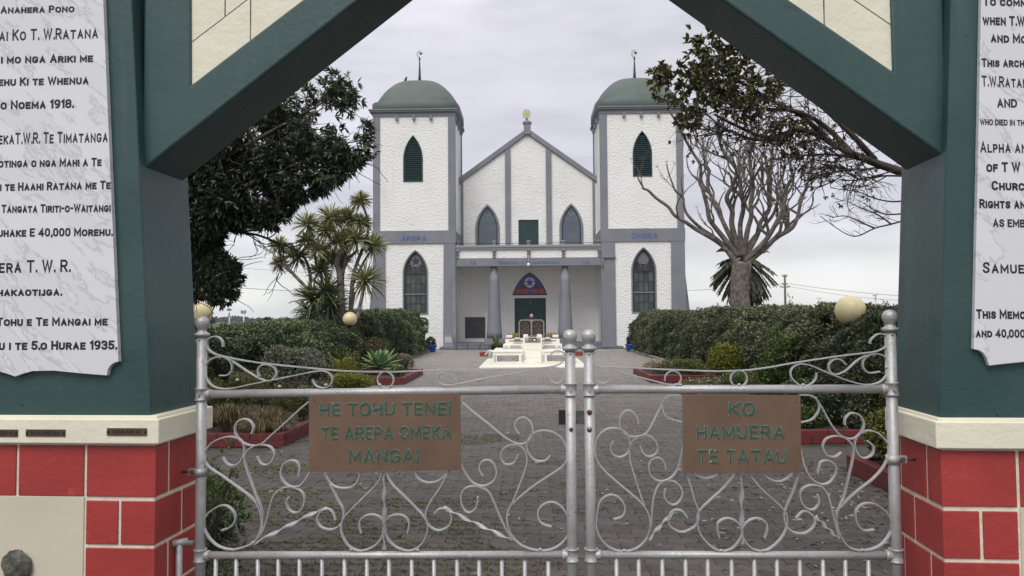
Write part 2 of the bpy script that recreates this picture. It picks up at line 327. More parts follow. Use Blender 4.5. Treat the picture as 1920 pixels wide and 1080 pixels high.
def lettering(s, x0, x1, z0, cap, y, m, parent, name='lettering', z1=None, bold=.018, depth=0, back=None):
    vs, fs = text_data(s, .17 + bold)
    z1 = z0 if z1 is None else z1; lay = .00018 if depth < .01 else .003
    P = [(x0 + (x1 - x0) * v[0], y - v[2] * lay, z0 + (z1 - z0) * v[0] + cap * v[1]) for v in vs]
    b = MB(); b.add(P, fs)
    o = b.build(name, m, parent, recalc=False)
    if depth:
        so = o.modifiers.new('thick', 'SOLIDIFY'); so.thickness = depth; so.offset = 0
    return o

# ================================================================== GROUND
def sheet(name, m, x0, x1, y0, y1, z, nx=1, ny=1):
    b = MB(); vs = [(x0 + (x1 - x0) * i / nx, y0 + (y1 - y0) * j / ny, z) for j in range(ny + 1) for i in range(nx + 1)]
    fs = [(j * (nx + 1) + i, j * (nx + 1) + i + 1, (j + 1) * (nx + 1) + i + 1, (j + 1) * (nx + 1) + i) for j in range(ny) for i in range(nx)]
    b.add(vs, fs); o = b.build(name, m, None, recalc=False); return tag(o, kind='structure')
GRASS = mat('grass_ground', (.055, .085, .025), .95, var=(.09, .12, .04), vscale=.3, bump=.6, bscale=6, bdist=.05)
sheet('ground', GRASS, -2500, 2500, -60, 4000, -.03)
PBASE = mat('paving_joint_sand', (.028, .026, .022), .95, var=(.045, .05, .018), vscale=2)
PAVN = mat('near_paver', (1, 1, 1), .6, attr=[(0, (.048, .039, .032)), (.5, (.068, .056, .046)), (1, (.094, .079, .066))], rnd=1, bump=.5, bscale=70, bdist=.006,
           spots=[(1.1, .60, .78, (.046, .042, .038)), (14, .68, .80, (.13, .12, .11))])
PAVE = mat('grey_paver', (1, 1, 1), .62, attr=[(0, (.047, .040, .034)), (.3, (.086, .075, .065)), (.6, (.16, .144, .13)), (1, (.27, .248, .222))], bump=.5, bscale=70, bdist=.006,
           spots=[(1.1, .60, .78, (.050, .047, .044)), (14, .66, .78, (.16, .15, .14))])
CONCPATH = mat('worn_concrete', (.20, .185, .17), .75, var=(.165, .155, .145), vscale=1.2, bump=.2, bscale=30)
sheet('road', mat('asphalt', (.045, .045, .047), .9, bump=.4, bscale=60), -60, 60, -40, 2.6, -.02)  # unseen road, its dark surface added to cut bounce light under the arch
path = sheet('path', PBASE, -6.5, 6.5, 2.61, 39.6, -.006)
# ================================================================== MEMORIAL ARCH
VF, VG, VB, VR, VBB = 3.08, 3.30, 3.50, 3.13, 3.455
arch = empty('memorial_arch', (0, 0, 0), 'green, cream and red painted concrete memorial arch with marble slabs, standing over the gateway', 'arch', rz=-ARCH_A)
ULp = A(291, 900, VF)[0]; URp = A(1766, 900, VF)[0]
def batter(pa, pb):
    a = A(*pa, VF); b = A(*pb, VF); k = (b[0] - a[0]) / (b[1] - a[1]); return lambda z: a[0] + k * (z - a[1])
uL = batter((282, 780), (247, 10)); uR = batter((1763, 780), (1783, 10))
zl_t = A(291, 786, VF - .03)[1]; zl_b = A(291, 833, VF - .03)[1]
rows_px = [(836, 932), (940, 1022), (1029, 1112)]
zrow = [(A(291, a, VF)[1], A(291, b, VF)[1]) for a, b in rows_px]
h_ = zrow[2][0] - zrow[2][1]; g_ = zrow[1][1] - zrow[2][0]
zrow += [(zrow[2][1] - g_ - i * (h_ + g_), zrow[2][1] - g_ - i * (h_ + g_) - h_) for i in range(3)]
zrow = [(a, max(b, .01)) for a, b in zrow if a > .06]
ZT = 4.55
for side in (-1, 1):
    inner = ULp if side < 0 else URp; uf = uL if side < 0 else uR
    pw = 1.02; outer = inner + side * pw
    pier = MB().box(min(inner, outer) + .004, max(inner, outer) - .004, VF + .004, VB - .004, -.02, zl_b + .01).build('pier', MORTAR, arch, .004)
    # upper battered shaft
    zb = zl_t - .01; i0, i1 = uf(zb), uf(ZT); sh = (inner - i0)
    mid = inner + side * pw / 2; o0 = 2 * mid - i0; o1 = 2 * mid - i1
    pts = [(i0, zb), (o0, zb), (o1, ZT), (i1, ZT)]
    if side > 0: pass
    MB().prism(pts, VF + .002, VB - .002).build('pier_shaft', GREEN, pier, .012)
    MB().box(min(inner, outer) - .03, max(inner, outer) + .03, VF - .03, VB + .03, zl_b, zl_t).build('ledge', CREAM, pier, .005)
    # slightly uneven upper fillet on the ledge
    MB().box(min(inner, outer) - .012, max(inner, outer) + .012, VF - .012, VB + .012, zl_t - .002, zl_t + .012).build('ledge_fillet', CREAM, pier, .004)
    # blocks, front and back
    half = [0.0]
    def fx(px): return A(px, 900, VF)[0]
    if side < 0: J1 = [fx(34.5), fx(162)]; J2 = [fx(229), fx(160)]; gx = fx(160)
    else: J1 = [fx(1902)]; J2 = [fx(1838), fx(1908)]; gx = fx(1909)
    gg = .0065
    e = .0022
    panel_in = gx; panel_out = 2 * mid - gx
    for ri, (z1, z0) in enumerate(zrow):
        vs_px = {-1: [[317], [342], [317]], 1: [[1738, 1689.5], [1713], [1741, 1692]]}[side][ri % 3 if ri < 3 else ri % 2 + 1]
        vjs = sorted(AU(p, 900, inner)[0] for p in vs_px); v1j = vjs[0]; vnj = vjs[-1]
        if ri == 0:
            js = sorted([inner, outer] + [gx + side * k * abs(fx(162) - fx(34.5)) for k in range(0, 3)] )
            js = [j for j in js if min(inner, outer) - 1e-6 <= j <= max(inner, outer) + 1e-6]
            js = sorted(set([round(j, 4) for j in js if abs(j - outer) > .08 or j == outer]))
            segs = list(zip(js[:-1], js[1:]))
        else:
            c1 = sorted((inner, panel_in)); c2 = sorted((outer, panel_out))
            if ri % 2 == 1: segs = [(c1[0], sum(c1) / 2), (sum(c1) / 2, c1[1]), (c2[0], sum(c2) / 2), (sum(c2) / 2, c2[1])]
            else: segs = [tuple(c1), tuple(c2)]
        for (a, b) in segs:
            ga = 0 if abs(a - min(inner, outer)) < 1e-3 else gg; gb = 0 if abs(b - max(inner, outer)) < 1e-3 else gg
            a2 = a - e if ga == 0 else a + ga; b2 = b + e if gb == 0 else b - gb
            dF = v1j - .010 if abs(a - inner) < 1e-3 or abs(b - inner) < 1e-3 else VF + .04
            dB = vnj + .010 if (abs(a - inner) < 1e-3 or abs(b - inner) < 1e-3) and vnj > v1j + .05 else VB - .04
            MB().box(a2, b2, VF - e, dF, z0, z1).build('block', RED, pier, .003)
            MB().box(a2, b2, dB, VB + e, z0, z1).build('block', RED, pier, .003)
        # side faces
        vs_px = {-1: [[317], [342], [317]], 1: [[1738, 1689.5], [1713], [1741, 1692]]}[side][ri % 3 if ri < 3 else ri % 2 + 1]
        vj = vjs + ([VB - .0415] if len(vjs) == 1 else [])
        for a, b in zip(vj[:-1], vj[1:]):
            if b - a < .02: continue
            a2 = a + .010; b2 = b - (.010 if len(vjs) > 1 else 0)
            MB().box(inner - .04, inner + e, a2, b2, z0, z1).build('block', RED, pier, .003) if side < 0 else MB().box(inner - e, inner + .04, a2, b2, z0, z1).build('block', RED, pier, .003)
            if side < 0: MB().box(outer - e, outer + .04, a2, b2, z0, z1).build('block', RED, pier, .003)
            else: MB().box(outer - .04, outer + e, a2, b2, z0, z1).build('block', RED, pier, .003)
    # smooth cream panel between the block corners
    pz1 = zrow[0][1] - .002
    MB().box(min(panel_in, panel_out) + .004, max(panel_in, panel_out) - .004, VF - .0015, VF + .03, 0.0, pz1).build('cream_panel', mat('cream_render', (.62, .56, .44), .6, var=(.58, .53, .41), vscale=3, bump=.25, bscale=30, bdist=.004), pier, .002)
    # the stone set in the left panel
    if side < 0:
        import bmesh
        sc_ = A(36, 1061, VF); bm = bmesh.new(); bmesh.ops.create_icosphere(bm, subdivisions=4, radius=1)
        from mathutils import noise as mn
        for v in bm.verts:
            n_ = mn.noise(v.co * 1.3 + Vector((3, 1, 2))) * .16 + mn.noise(v.co * 5) * .09 + mn.noise(v.co * 11) * .05
            v.co = v.co * (1 + n_); v.co = Vector((sc_[0] + v.co.x * .060, VF - .012 + v.co.y * .03, sc_[1] + v.co.z * .074))
        me = bpy.data.meshes.new('set_stone'); bm.to_mesh(me); bm.free(); me.materials.append(mat('rough_dark_stone', (.035, .035, .03), .7, var=(.16, .155, .12), vscale=22, bump=1, bscale=60, bdist=.01))
        for p in me.polygons: p.use_smooth = True
        o = bpy.data.objects.new('set_stone', me); link(o, pier)
# web of the arch with triangular spandrels
def q(px, py, v=VR): return A(px, py, v)
a0 = q(278, 310); a1 = q(480, 151); b0 = q(1763, 289); b1 = q(1440, 60)
kl = (a1[1] - a0[1]) / (a1[0] - a0[0]); kr = (b1[1] - b0[1]) / (b1[0] - b0[0])
apx = (b0[1] - a0[1] + kl * a0[0] - kr * b0[0]) / (kl - kr); apz = a0[1] + kl * (apx - a0[0])
c0 = q(357, 159); c1 = q(480, 65); d0 = q(1675, 133); d1 = q(1483, 1)
ckl = (c1[1] - c0[1]) / (c1[0] - c0[0]); ckr = (d1[1] - d0[1]) / (d1[0] - d0[0])
ZC = apz + .10; ZW = apz + .33
holeL = [c0, (c0[0] + (ZC - c0[1]) / ckl, ZC), (c0[0] + (q(355, 0)[0] - c0[0]) * 1.5, ZC)]
holeR = [d0, (d0[0] + (q(1670, 0)[0] - d0[0]) * 1.5, ZC), (d0[0] + (ZC - d0[1]) / ckr, ZC)]
xl, xr = a0[0] - .03, b0[0] + .03
outer = [(xl, a0[1] - kl * .03), (apx, apz), (xr, b0[1] + kr * .03), (xr, ZW), (xl, ZW)]
web = MB().prism(outer, VR, VBB, [holeL, holeR]).build('gable_beam', GREEN, arch, .010)
MB().prism([(p[0], p[1]) for p in [(xl + .05, a0[1] + .3), (apx, apz + .3), (xr - .05, b0[1] + .3), (xr - .05, ZW - .02), (xl + .05, ZW - .02)]], VR + .018, VBB - .02).build('spandrel_back', GREEN, web)
def clip(poly, a, b, c_):   # keep a*x+b*z>=c
    out = []
    for i in range(len(poly)):
        p, r_ = poly[i], poly[(i + 1) % len(poly)]; dp = a * p[0] + b * p[1] - c_; dr = a * r_[0] + b * r_[1] - c_
        if dp >= 0: out.append(p)
        if dp * dr < 0: t = dp / (dp - dr); out.append((p[0] + (r_[0] - p[0]) * t, p[1] + (r_[1] - p[1]) * t))
    return out
vstep = c0[1] - q(357, 242)[1]; vstep = abs(q(357, 76)[1] - c0[1])
hstep = q(466, 60)[0] - q(357, 60)[0]
for hole, k, o, s_ in ((holeL, ckl, c0, 1), (holeR, ckr, d0, -1)):
    g2 = .003
    for row in range(0, 12):
        lo = o[1] + row * vstep; strip = clip(hole, -k, 1, lo - k * o[0] + (g2 if row else -1)); strip = clip(strip, k, -1, -(lo + vstep - g2) + k * o[0]) if strip else strip
        if len(strip) < 3: continue
        offs = (hstep if row % 2 == 0 else hstep * .56)
        edges = [-9] + [offs + i * hstep * 1.02 for i in range(0, 16)] + [20]
        for e0, e1 in zip(edges[:-1], edges[1:]):
            if s_ > 0: pc = clip(strip, 1, 0, o[0] + e0 + g2); pc = clip(pc, -1, 0, -(o[0] + e1 - g2)) if len(pc) > 2 else pc
            else: pc = clip(strip, -1, 0, -(o[0] - e0 - g2)); pc = clip(pc, 1, 0, (o[0] - e1 + g2)) if len(pc) > 2 else pc
            if len(pc) >= 3 and max(p[0] for p in pc) - min(p[0] for p in pc) > .02:
                MB().prism(pc, VR + .014, VR + .03).build('spandrel_block', CREAM, web)
MB().box(ULp - 1.08, URp + 1.08, VF - .06, VB + .06, ZT, ZT + .14).build('coping', CREAM, arch, .01)

# marble slabs and their inscriptions
VS = VF - .022
def slab(right):
    if not right:
        edge = [(193, -10), (207, 330), (222, 678)]; notch = [(214, 680), (206, 686), (202, 693), (200, 704)]
        bot = [(150, 700), (100, 695), (60, 696), (42, 701), (28, 706)]
    else:
        edge = [(1840, -10), (1834, 300), (1826, 655)]; notch = [(1836, 657), (1845, 663), (1850, 672), (1855, 686)]
        bot = [(1880, 683), (1920, 679), (1960, 677), (1995, 683), (2014, 688)]
    R_ = [q(*p, VS) for p in edge + notch + bot]; top = (R_[0][0] + (R_[0][0] - R_[1][0]) * .75, 3.25)
    cx = R_[-1][0]; left = [(2 * cx - x, z) for x, z in R_[-2::-1]]; tl = (2 * cx - top[0], 3.25)
    poly = [top] + R_ + left + [tl]
    return MB().prism(poly, VS, VF + .001).build('marble_slab', MARBLE, arch, .0025)
sl = slab(False); sr = slab(True)
LT = [('Anahera Pono', 1, 139, 25, 22.5, 14), ('ai Ko T. W.Ratana', -2, 184, 77, 71.5, 23), ('i mo nga Ariki me', 2, 174, 119, 116, 16), ('ehu Ki te Whenua', -3, 166, 161, 157.5, 16),
      ('o Noema 1918.', 1, 137, 205, 202, 17), ('ekaT.W.R. Te Timatanga', -3, 202, 271, 266.5, 23), ('otinga o nga Mahi a Te', -3, 190, 314, 311, 16), ('i te Haahi Ratana me Te', 0, 207, 358, 354, 16),
      ('Tangata Tiriti-o-Waitangi', 3, 207, 399, 397, 16), ('uhake E 40,000 Morehu.', -4, 210, 444, 442, 16), ('era T. W. R.', -2, 131, 512, 510, 25), ('hakaoti.iga.', -5, 115, 555, 554, 15),
      ('Tohu e Te Mangai me', -6, 201, 611, 610, 16), ('u i te 5.o Hurae 1935.', -2, 218, 656, 655, 17)]
RTx = [('To comm', 1844, 1926, 10, 12, 15), ('when T.W.R', 1843, 1936, 46, 49, 17), ('and Mo', 1858, 1925, 79, 81, 16), ('This arch', 1841, 1921, 125, 126, 15), ('T.W.Ratan', 1841, 1927, 162, 165, 20),
       ('AND', 1870, 1907, 201, 201.5, 15), ('WHO DIED IN TH', 1838, 1921, 234, 236, 10.5), ('Alpha an', 1838, 1926, 286, 287, 20), ('of T W', 1850, 1913, 322, 322, 17), ('Churc', 1860, 1921, 356, 357, 16),
       ('Rights an', 1837, 1923, 390, 391, 16), ('AS EMB', 1862, 1922, 425, 426, 13.5), ('Samue', 1843, 1921, 512, 513, 20), ('This Memo', 1831, 1923, 597, 598, 16), ('and 40,000', 1830, 1922, 632, 633, 14)]
for tx, parent in ((LT, sl), (RTx, sr)):
    for s, x0, x1, y0, y1, cap in tx:
        p0 = q(x0, y0, VS - .0008); p1 = q(x1, y1, VS - .0008)
        lettering(s, p0[0], p1[0], p0[1], cap / F * VS, VS - .0008, INK, parent, z1=p1[1], bold=.06 if cap < 19 else .0)
# little brown name plates on the left ledge
piers = [o for o in arch.children if o.name.startswith('pier')]
for s, x0, x1, y0, y1 in (('ERA', -20, 33, 805.5, 819), ('MANGAI', 48, 122, 805.5, 818.5), ('WHAKA', 200, 275, 803, 817)):
    p0 = q(x0, y1, VF - .034); p1 = q(x1, y0, VF - .034)
    pl = MB().box(p0[0], p1[0], VF - .034, VF - .029, p0[1], p1[1]).build('name_plate', PLAQ, arch, .001)
    xx = (p1[0] - p0[0]); lettering(s, p0[0] + xx * (.14 if x0 > 0 else .42), p1[0] - xx * .15, p0[1] + (p1[1] - p0[1]) * .25, (p1[1] - p0[1]) * .5, VF - .0348, DARK, pl, bold=.0)
    for xs in (p0[0] + .006, p1[0] - .006): MB().lathe([(.0045, -.0035), (.0045, 0), (.001, 0)], (xs, VF - .0345, (p0[1] + p1[1]) / 2), 10, 'y').build('screw', DARK, pl)

# ================================================================== GATES
def cv(crop):
    ox, oy, s = {'L7': (340, 700, 2.8429), 'L8': (740, 620, 2.3478), 'R1': (1080, 620, 2.3474), 'R2': (1360, 620, 2.3474), 'E': (370, 560, 3.6)}[crop]
    return lambda p: (ox + p[0] / s, oy + p[1] / s)
def gp(crop, pts): f = cv(crop); return [f(p) for p in pts]
def circ(crop, c, r): return gp(crop, [(c[0] + r * math.cos(t * math.pi / 8), c[1] + r * math.sin(t * math.pi / 8)) for t in range(17)])
Lc = [
 gp('L7', [(375,322),(386,285),(365,252),(330,243),(298,262),(287,300),(300,340),(335,372),(385,385),(430,374),(480,330),(560,258),(640,185),(690,145)]),
 gp('L7', [(222,445),(245,480),(280,490),(315,470),(335,430),(335,385),(310,350),(265,337),(215,345),(165,370),(130,415),(125,460),(150,500),(210,540),(280,590),(350,640),(395,682),(420,730),(430,790),(418,850),(398,890)]),
 gp('L7', [(405,440),(425,478),(455,487),(485,465),(497,430),(480,395),(440,380),(395,385),(355,410),(338,450),(350,510),(375,580),(400,650),(425,710),(437,770),(430,840),(400,890),(360,915),(300,935),(250,937),(190,915),(145,870),(122,820),(122,780),(150,740),(200,708),(240,705),(275,730),(290,765),(280,800),(250,825),(215,835)]),
 gp('L7', [(625,545),(632,510),(620,475),(590,463),(555,475),(535,505),(532,545),(550,580),(585,603),(625,600),(655,575),(690,520)]),
 gp('L7', [(572,660),(562,690),(575,725),(605,742),(635,730),(655,695),(655,650),(630,620),(590,607),(550,607),(510,630),(485,670),(470,730),(450,800),(430,850),(400,893)]),
 gp('L7', [(755,520),(800,600),(840,680),(862,720),(865,760),(850,800),(815,828),(775,830),(740,812),(725,775),(742,738),(780,722),(808,740),(823,782)]),
 gp('L7', [(765,540),(800,590),(850,610),(905,605),(940,575),(957,520)]),
 gp('L8', [(280,300),(350,360),(420,415),(480,465),(540,497),(585,488),(608,450),(600,405),(570,382),(540,392),(528,420),(548,455)]),
 gp('L8', [(685,550),(660,572),(620,570),(590,540),(582,500),(600,460),(645,440),(700,448),(740,480),(760,540),(745,590),(700,625),(630,670),(570,715),(525,755),(500,790),(495,830),(505,880),(530,920),(570,950),(630,967),(690,962),(740,930),(770,880),(768,830),(740,780),(700,755),(660,762),(632,790),(635,830),(655,852),(690,862)]),
 gp('L8', [(543,545),(525,580),(490,588),(468,560),(475,525),(510,502),(550,505),(580,540),(580,590),(560,650),(535,715),(508,780)]),
 gp('L8', [(388,640),(372,605),(385,575),(415,570),(440,590),(448,630),(430,665),(390,683),(350,672),(320,640),(290,585)]),
 gp('L8', [(367,730),(360,775),(330,800),(305,785),(292,745),(300,705),(330,685),(380,688),(415,710),(440,760),(465,820),(495,880),(530,925)]),
 gp('L8', [(175,805),(195,785),(230,785),(250,815),(240,855),(200,878),(160,865),(138,830),(140,790),(165,740),(200,690),(245,605)]),
 gp('L8', [(80,605),(105,650),(150,668),(200,655),(245,610)]),
]
c9 = gp('L7', [(1078,520),(1040,590),(980,650),(910,720),(870,765),(852,815),(862,870),(895,920),(945,945),(1000,935),(1050,900),(1078,845),(1078,790),(1050,760),(1010,752),(970,765),(950,800),(960,852)])
Lc += [c9, [(2 * 720.8 - x, y) for x, y in c9]]
Ltop = [
 gp('E', [(175,325),(170,285),(140,258),(100,258),(68,285),(70,330),(105,365),(180,390),(400,430),(700,462),(1000,488),(1300,494)]) + gp('L8', [(0,181),(200,173),(400,171),(600,166),(680,160),(730,145),(748,115),(735,92),(705,90),(685,110),(680,132)]),
 gp('E', [(150,518),(205,515),(235,480),(225,425),(185,395),(120,397),(70,430),(50,490),(75,560),(130,600),(220,607),(350,580),(500,550),(650,520),(800,490),(870,492),(912,530),(900,580),(850,602),(800,585),(778,545)]),
 gp('E', [(215,400),(280,450),(380,515),(450,550),(500,550),(535,510),(520,465),(470,445),(425,455),(410,490),(420,525)]),
 circ('E', (1272, 548), 54),
 gp('L8', [(272,222),(255,190),(225,178),(195,195),(195,225),(225,240),(280,234),(400,209),(550,186),(640,172),(680,164)]),
 gp('L8', [(675,190),(690,220),(715,232),(740,215),(742,185),(720,165),(690,162)]),
]
Rc = [
 gp('R1', [(275,412),(265,375),(240,352),(210,358),(192,390),(195,425),(225,460),(270,466),(310,450),(340,400),(370,340),(395,295),(430,283),(480,290)]),
 gp('R1', [(395,297),(380,320),(385,360),(415,388),(480,404)]),
 gp('R1', [(165,485),(152,510),(160,540),(190,556),(225,540),(238,500),(225,455),(190,432),(145,430),(105,455),(85,500),(90,560),(120,610),(180,665),(240,715),(290,760),(320,810),(325,870),(310,915),(270,955),(210,972),(150,955),(110,915),(90,865),(95,790),(110,745),(150,722),(190,735),(215,775),(205,815),(165,830)]),
 gp('R1', [(282,508),(300,545),(330,553),(358,530),(350,485),(315,460),(270,470),(240,500),(236,560),(258,640),(283,720),(305,780)]),
 gp('R1', [(395,612),(385,575),(360,558),(330,570),(320,605),(335,645),(375,662),(420,645),(450,600),(464,540),(480,480)]),
 gp('R1', [(393,695),(388,730),(415,762),(445,760),(468,720),(455,680),(420,660),(375,668),(348,710),(335,780),(330,850),(315,910)]),
 gp('R1', [(490,822),(465,792),(430,790),(408,820),(415,860),(460,885),(500,875),(530,850),(540,800),(520,740),(500,670),(480,615)]),
 gp('R1', [(500,622),(560,648),(610,640),(635,620)]),
 gp('R2', [(325,615),(300,700),(270,770),(258,815),(270,860),(305,888),(350,890),(385,865),(392,830),(370,800),(340,795),(310,825)]),
 gp('R2', [(155,620),(200,655),(250,660),(310,620)]),
 gp('R2', [(325,490),(345,590),(375,645),(420,675),(460,665),(485,625),(480,590),(455,572),(420,578),(405,625)]),
 gp('R2', [(405,720),(410,760),(385,787),(350,775),(328,735),(335,700),(370,680),(420,685),(450,725),(470,800),(490,880),(500,915)]),
 gp('R2', [(325,283),(375,285),(405,310),(410,350),(380,390),(325,404)]),
 gp('R2', [(395,292),(430,350),(470,420),(510,462),(560,475),(595,450),(608,410),(590,372),(555,362),(528,385),(525,415)]),
 gp('R2', [(510,535),(480,555),(445,545),(428,510),(445,475),(490,463),(530,475),(560,510),(560,560),(540,650),(520,730),(495,790),(485,830)]),
 gp('R2', [(625,485),(650,510),(645,545),(610,560),(580,540),(568,500),(580,465),(620,440),(670,450),(710,490),(722,520),(700,590),(650,650),(580,705),(520,760),(490,800),(490,850),(510,910),(550,955),(610,967),(680,945),(725,890),(731,840),(700,790),(650,760),(600,765),(572,800),(580,850),(610,878),(655,875)]),
]
a9 = gp('R1', [(712,615),(650,690),(590,745),(545,790),(533,830),(545,890),(590,945),(640,970),(690,955),(725,910),(730,870),(700,835),(660,825),(625,845),(622,880),(632,912)])
Rc += [a9, [(2 * 1391.2 - x, y) for x, y in a9]]
Rtop = [
 gp('R1', [(150,138),(135,100),(105,88),(80,108),(80,140),(110,158),(200,162),(400,171),(600,178)]) + gp('R2', [(0,178),(100,173),(200,160),(300,142),(500,112),(600,100),(660,92),(705,70),(715,40),(700,18),(670,15),(640,40),(636,58)]),
 gp('R1', [(160,185),(150,215),(120,232),(90,220),(78,190),(95,168),(130,165),(200,184),(300,210),(400,235),(440,240),(462,215),(450,185),(420,177),(395,195),(390,222)]),
 circ('R1', (716, 211), 36),
 gp('R2', [(400,185),(395,215),(365,240),(325,238),(290,205),(290,170),(320,148),(370,152),(450,185),(540,220),(620,238),(680,225),(715,185),(718,140),(690,108),(645,103),(610,125),(605,160),(630,185),(680,180)]),
 gp('R2', [(530,150),(510,130),(480,125),(455,150),(460,180),(490,192),(530,175),(580,130),(620,108)]),
]
def GA(p, v=VG): return A(p[0], p[1], v)
def gate(side):
    if side < 0:
        g = empty('gate_leaf', (0, 0, 0), 'wider silver painted scrollwork gate leaf hung on the left pier, carrying the three-line copper plate', 'gate', 'gate leaves', rz=-ARCH_A)
        posts = [(378, 626, 376, 1080, 626), (1068, 652, 1074, 1080, 652)]; curves, tops = Lc, Ltop
        rail_t = ((378, 739), (1068, 730)); rail_b = ((376, 1041), (1070, 1040))
        bars = [404.4, 443, 483.5, 521.8, 561.6, 603.8, 646, 688, 729.4, 772, 813.7, 857, 898.4, 941, 984, 1028]
        tw = [[(L_) for L_ in gp('L7', [(375, 910), (480, 862), (700, 750), (780, 722)])], gp('L8', [(520, 925), (330, 838), (215, 779)]), [(720.6, 888), (721, 970), (720.6, 1031)]]
        sign = [(579, 885), (864, 881.5), (863, 737), (579, 741)]
        words = [('HE TOHU TENEI', 600, 845, 780, 778, 24.5), ('TE AREPA OMEKA', 602, 847, 825, 822, 24.5), ('MANGAI', 654, 785, 868, 867, 25)]
        xs = [(589, 749), (589, 875), (712, 876), (854, 873), (853, 745)]
    else:
        g = empty('gate_leaf', (0, 0, 0), 'narrower silver painted scrollwork gate leaf hung on the right pier, copper plate beginning KO', 'gate', 'gate leaves', rz=-ARCH_A)
        posts = [(1104, 652, 1109, 1080, 652), (1671, 616, 1679, 1080, 616)]; curves, tops = Rc, Rtop
        rail_t = ((1104, 730), (1671, 729)); rail_b = ((1108, 1040), (1678, 1041))
        bars = [1155.8, 1197.5, 1241.8, 1285.3, 1327, 1371.7, 1414.3, 1456.7, 1499.7, 1543, 1585, 1628.3]
        tw = [gp('R1', [(318, 922), (392, 840), (440, 798)]), gp('R2', [(395, 818), (440, 862), (500, 918)]), [(1391, 890), (1391, 965), (1391.5, 1022)]]
        sign = [(1281, 888), (1503, 886.5), (1501, 741), (1279.5, 740)]
        words = [('KO', 1366, 1416, 780, 780, 25), ('HAMUERA', 1306, 1472, 823.5, 823, 25), ('TE TATAU', 1308, 1475, 869, 869.5, 25)]
        xs = [(1287, 746), (1290, 875), (1494, 753), (1494, 877)]
    for (xt, yt, xb, yb, yc) in posts:
        x0, z0 = GA((xb, yb)); x1, zt = GA((xt, yt)); k = (x1 - x0) / (zt - z0); xg = x0 - k * (z0 - .05)
        x0 = x1 = (x0 + x1) / 2; xg = x0; rp = .0225
        po = MB().tube([(xg, VG, .05), (x1, VG, zt)], rp, 20).build('gate_post', SILVER, g)
        MB().lathe([(.030, -.012), (.034, -.004), (.034, .002), (.024, .006), (.018, .014), (.020, .02), (.027, .030), (.0305, .043), (.0312, .047), (.0305, .050), (.0312, .0525), (.0298, .059), (.0245, .070), (.015, .0765), (.004, .079)], (x1, VG, zt), 24).build('ball_cap', SILVER, po)
        for (yr, hh) in ((0, .028), (1, .028)):
            rr = rail_t if yr == 0 else rail_b
            zc_ = GA(rr[0] if abs(rr[0][0] - xb) < 80 else rr[1])[1]
            MB().lathe([(rp + .006, -hh), (rp + .0075, -hh + .004), (rp + .004, -hh + .007), (rp + .004, hh - .007), (rp + .0075, hh - .004), (rp + .006, hh)], (x0, VG, zc_), 20).build('collar', SILVER, po)
            if yr == 0: MB().lathe([(.006, -.012), (.005, -.004), (.006, 0)], (x0, VG - rp - .002, zc_), 10, 'y').build('rivet', SILVER, po)
            sgn = 1 if (x0 < GA(((rail_t[0][0] + rail_t[1][0]) / 2, 800))[0]) else -1
            MB().lathe([(.017, 0), (.020, .02 * sgn), (.022, .034 * sgn), (.022, .042 * sgn), (.018, .043 * sgn)], (x0, VG, zc_), 18, 'x').build('rail_socket', SILVER, po)
        MB().lathe([(.0035, -.001), (.0035, .004)], (x1, VG - rp - .0005, zt - .028), 8, 'y').build('pin_hole', DARK, po)
    for rr, rad in ((rail_t, .0185), (rail_b, .0165)):
        a, b = GA(rr[0]), GA(rr[1]); MB().tube([(a[0], VG, a[1]), ((a[0] + b[0]) / 2, VG, (a[1] + b[1]) / 2 - .001), (b[0], VG, b[1])], rad, 18).build('rail', SILVER, g)
    ab, bb = GA(rail_b[0]), GA(rail_b[1])
    MB().tube([(ab[0], VG, .12), (bb[0], VG, .12)], .0165, 14).build('rail', SILVER, g)
    for x in bars:
        u = GA((x, 1060))[0]; MB().tube([(u, VG, .12), (u, VG, ab[1])], .0092, 10).build('gate_bar', SILVER, g)
    for i, c_ in enumerate(curves + tops):
        pts = [GA(p) for p in smooth(c_, 5)]; sm = MB(); th = .0062 if i < len(curves) else .0055
        sm.ribbon(pts, VG, th, .019)
        # flattened leaf-shaped tips
        sm.build('scroll', SILVER, g, .0008)
    for t_ in tw:
        P_ = [GA(p) for p in smooth(t_, 14)]
        ln_ = np.concatenate([[0], np.cumsum([math.hypot(P_[i + 1][0] - P_[i][0], P_[i + 1][1] - P_[i][1]) for i in range(len(P_) - 1)])]); tq = np.linspace(0, ln_[-1], 60)
        P_ = list(zip(np.interp(tq, ln_, [p[0] for p in P_]), np.interp(tq, ln_, [p[1] for p in P_]))); n = len(P_); vs = []; fs = []
        for i, (x, z) in enumerate(P_):
            a = P_[max(0, i - 1)]; b = P_[min(n - 1, i + 1)]; d = Vector((b[0] - a[0], 0, b[1] - a[1])).normalized(); nrm = Vector((-d.z, 0, d.x)); tt = i / (n - 1)
            ang = tt * math.pi * (4 if ln_[-1] > .3 else 3); w_ = .0105; h_w = .0028
            e1 = nrm * math.cos(ang) + Vector((0, 1, 0)) * math.sin(ang); e2 = d.cross(e1)
            for sx, sy in ((1, 1), (-1, 1), (-1, -1), (1, -1)): vs.append(Vector((x, VG, z)) + e1 * w_ * sx + e2 * h_w * sy)
        for i in range(n - 1):
            for k_ in range(4): fs.append((i * 4 + k_, i * 4 + (k_ + 1) % 4, i * 4 + 4 + (k_ + 1) % 4, i * 4 + 4 + k_))
        fs += [(0, 1, 2, 3), tuple((n - 1) * 4 + k_ for k_ in range(4))]
        b_ = MB(); b_.add(vs, fs, True); b_.build('twisted_bar', SILVER, g)
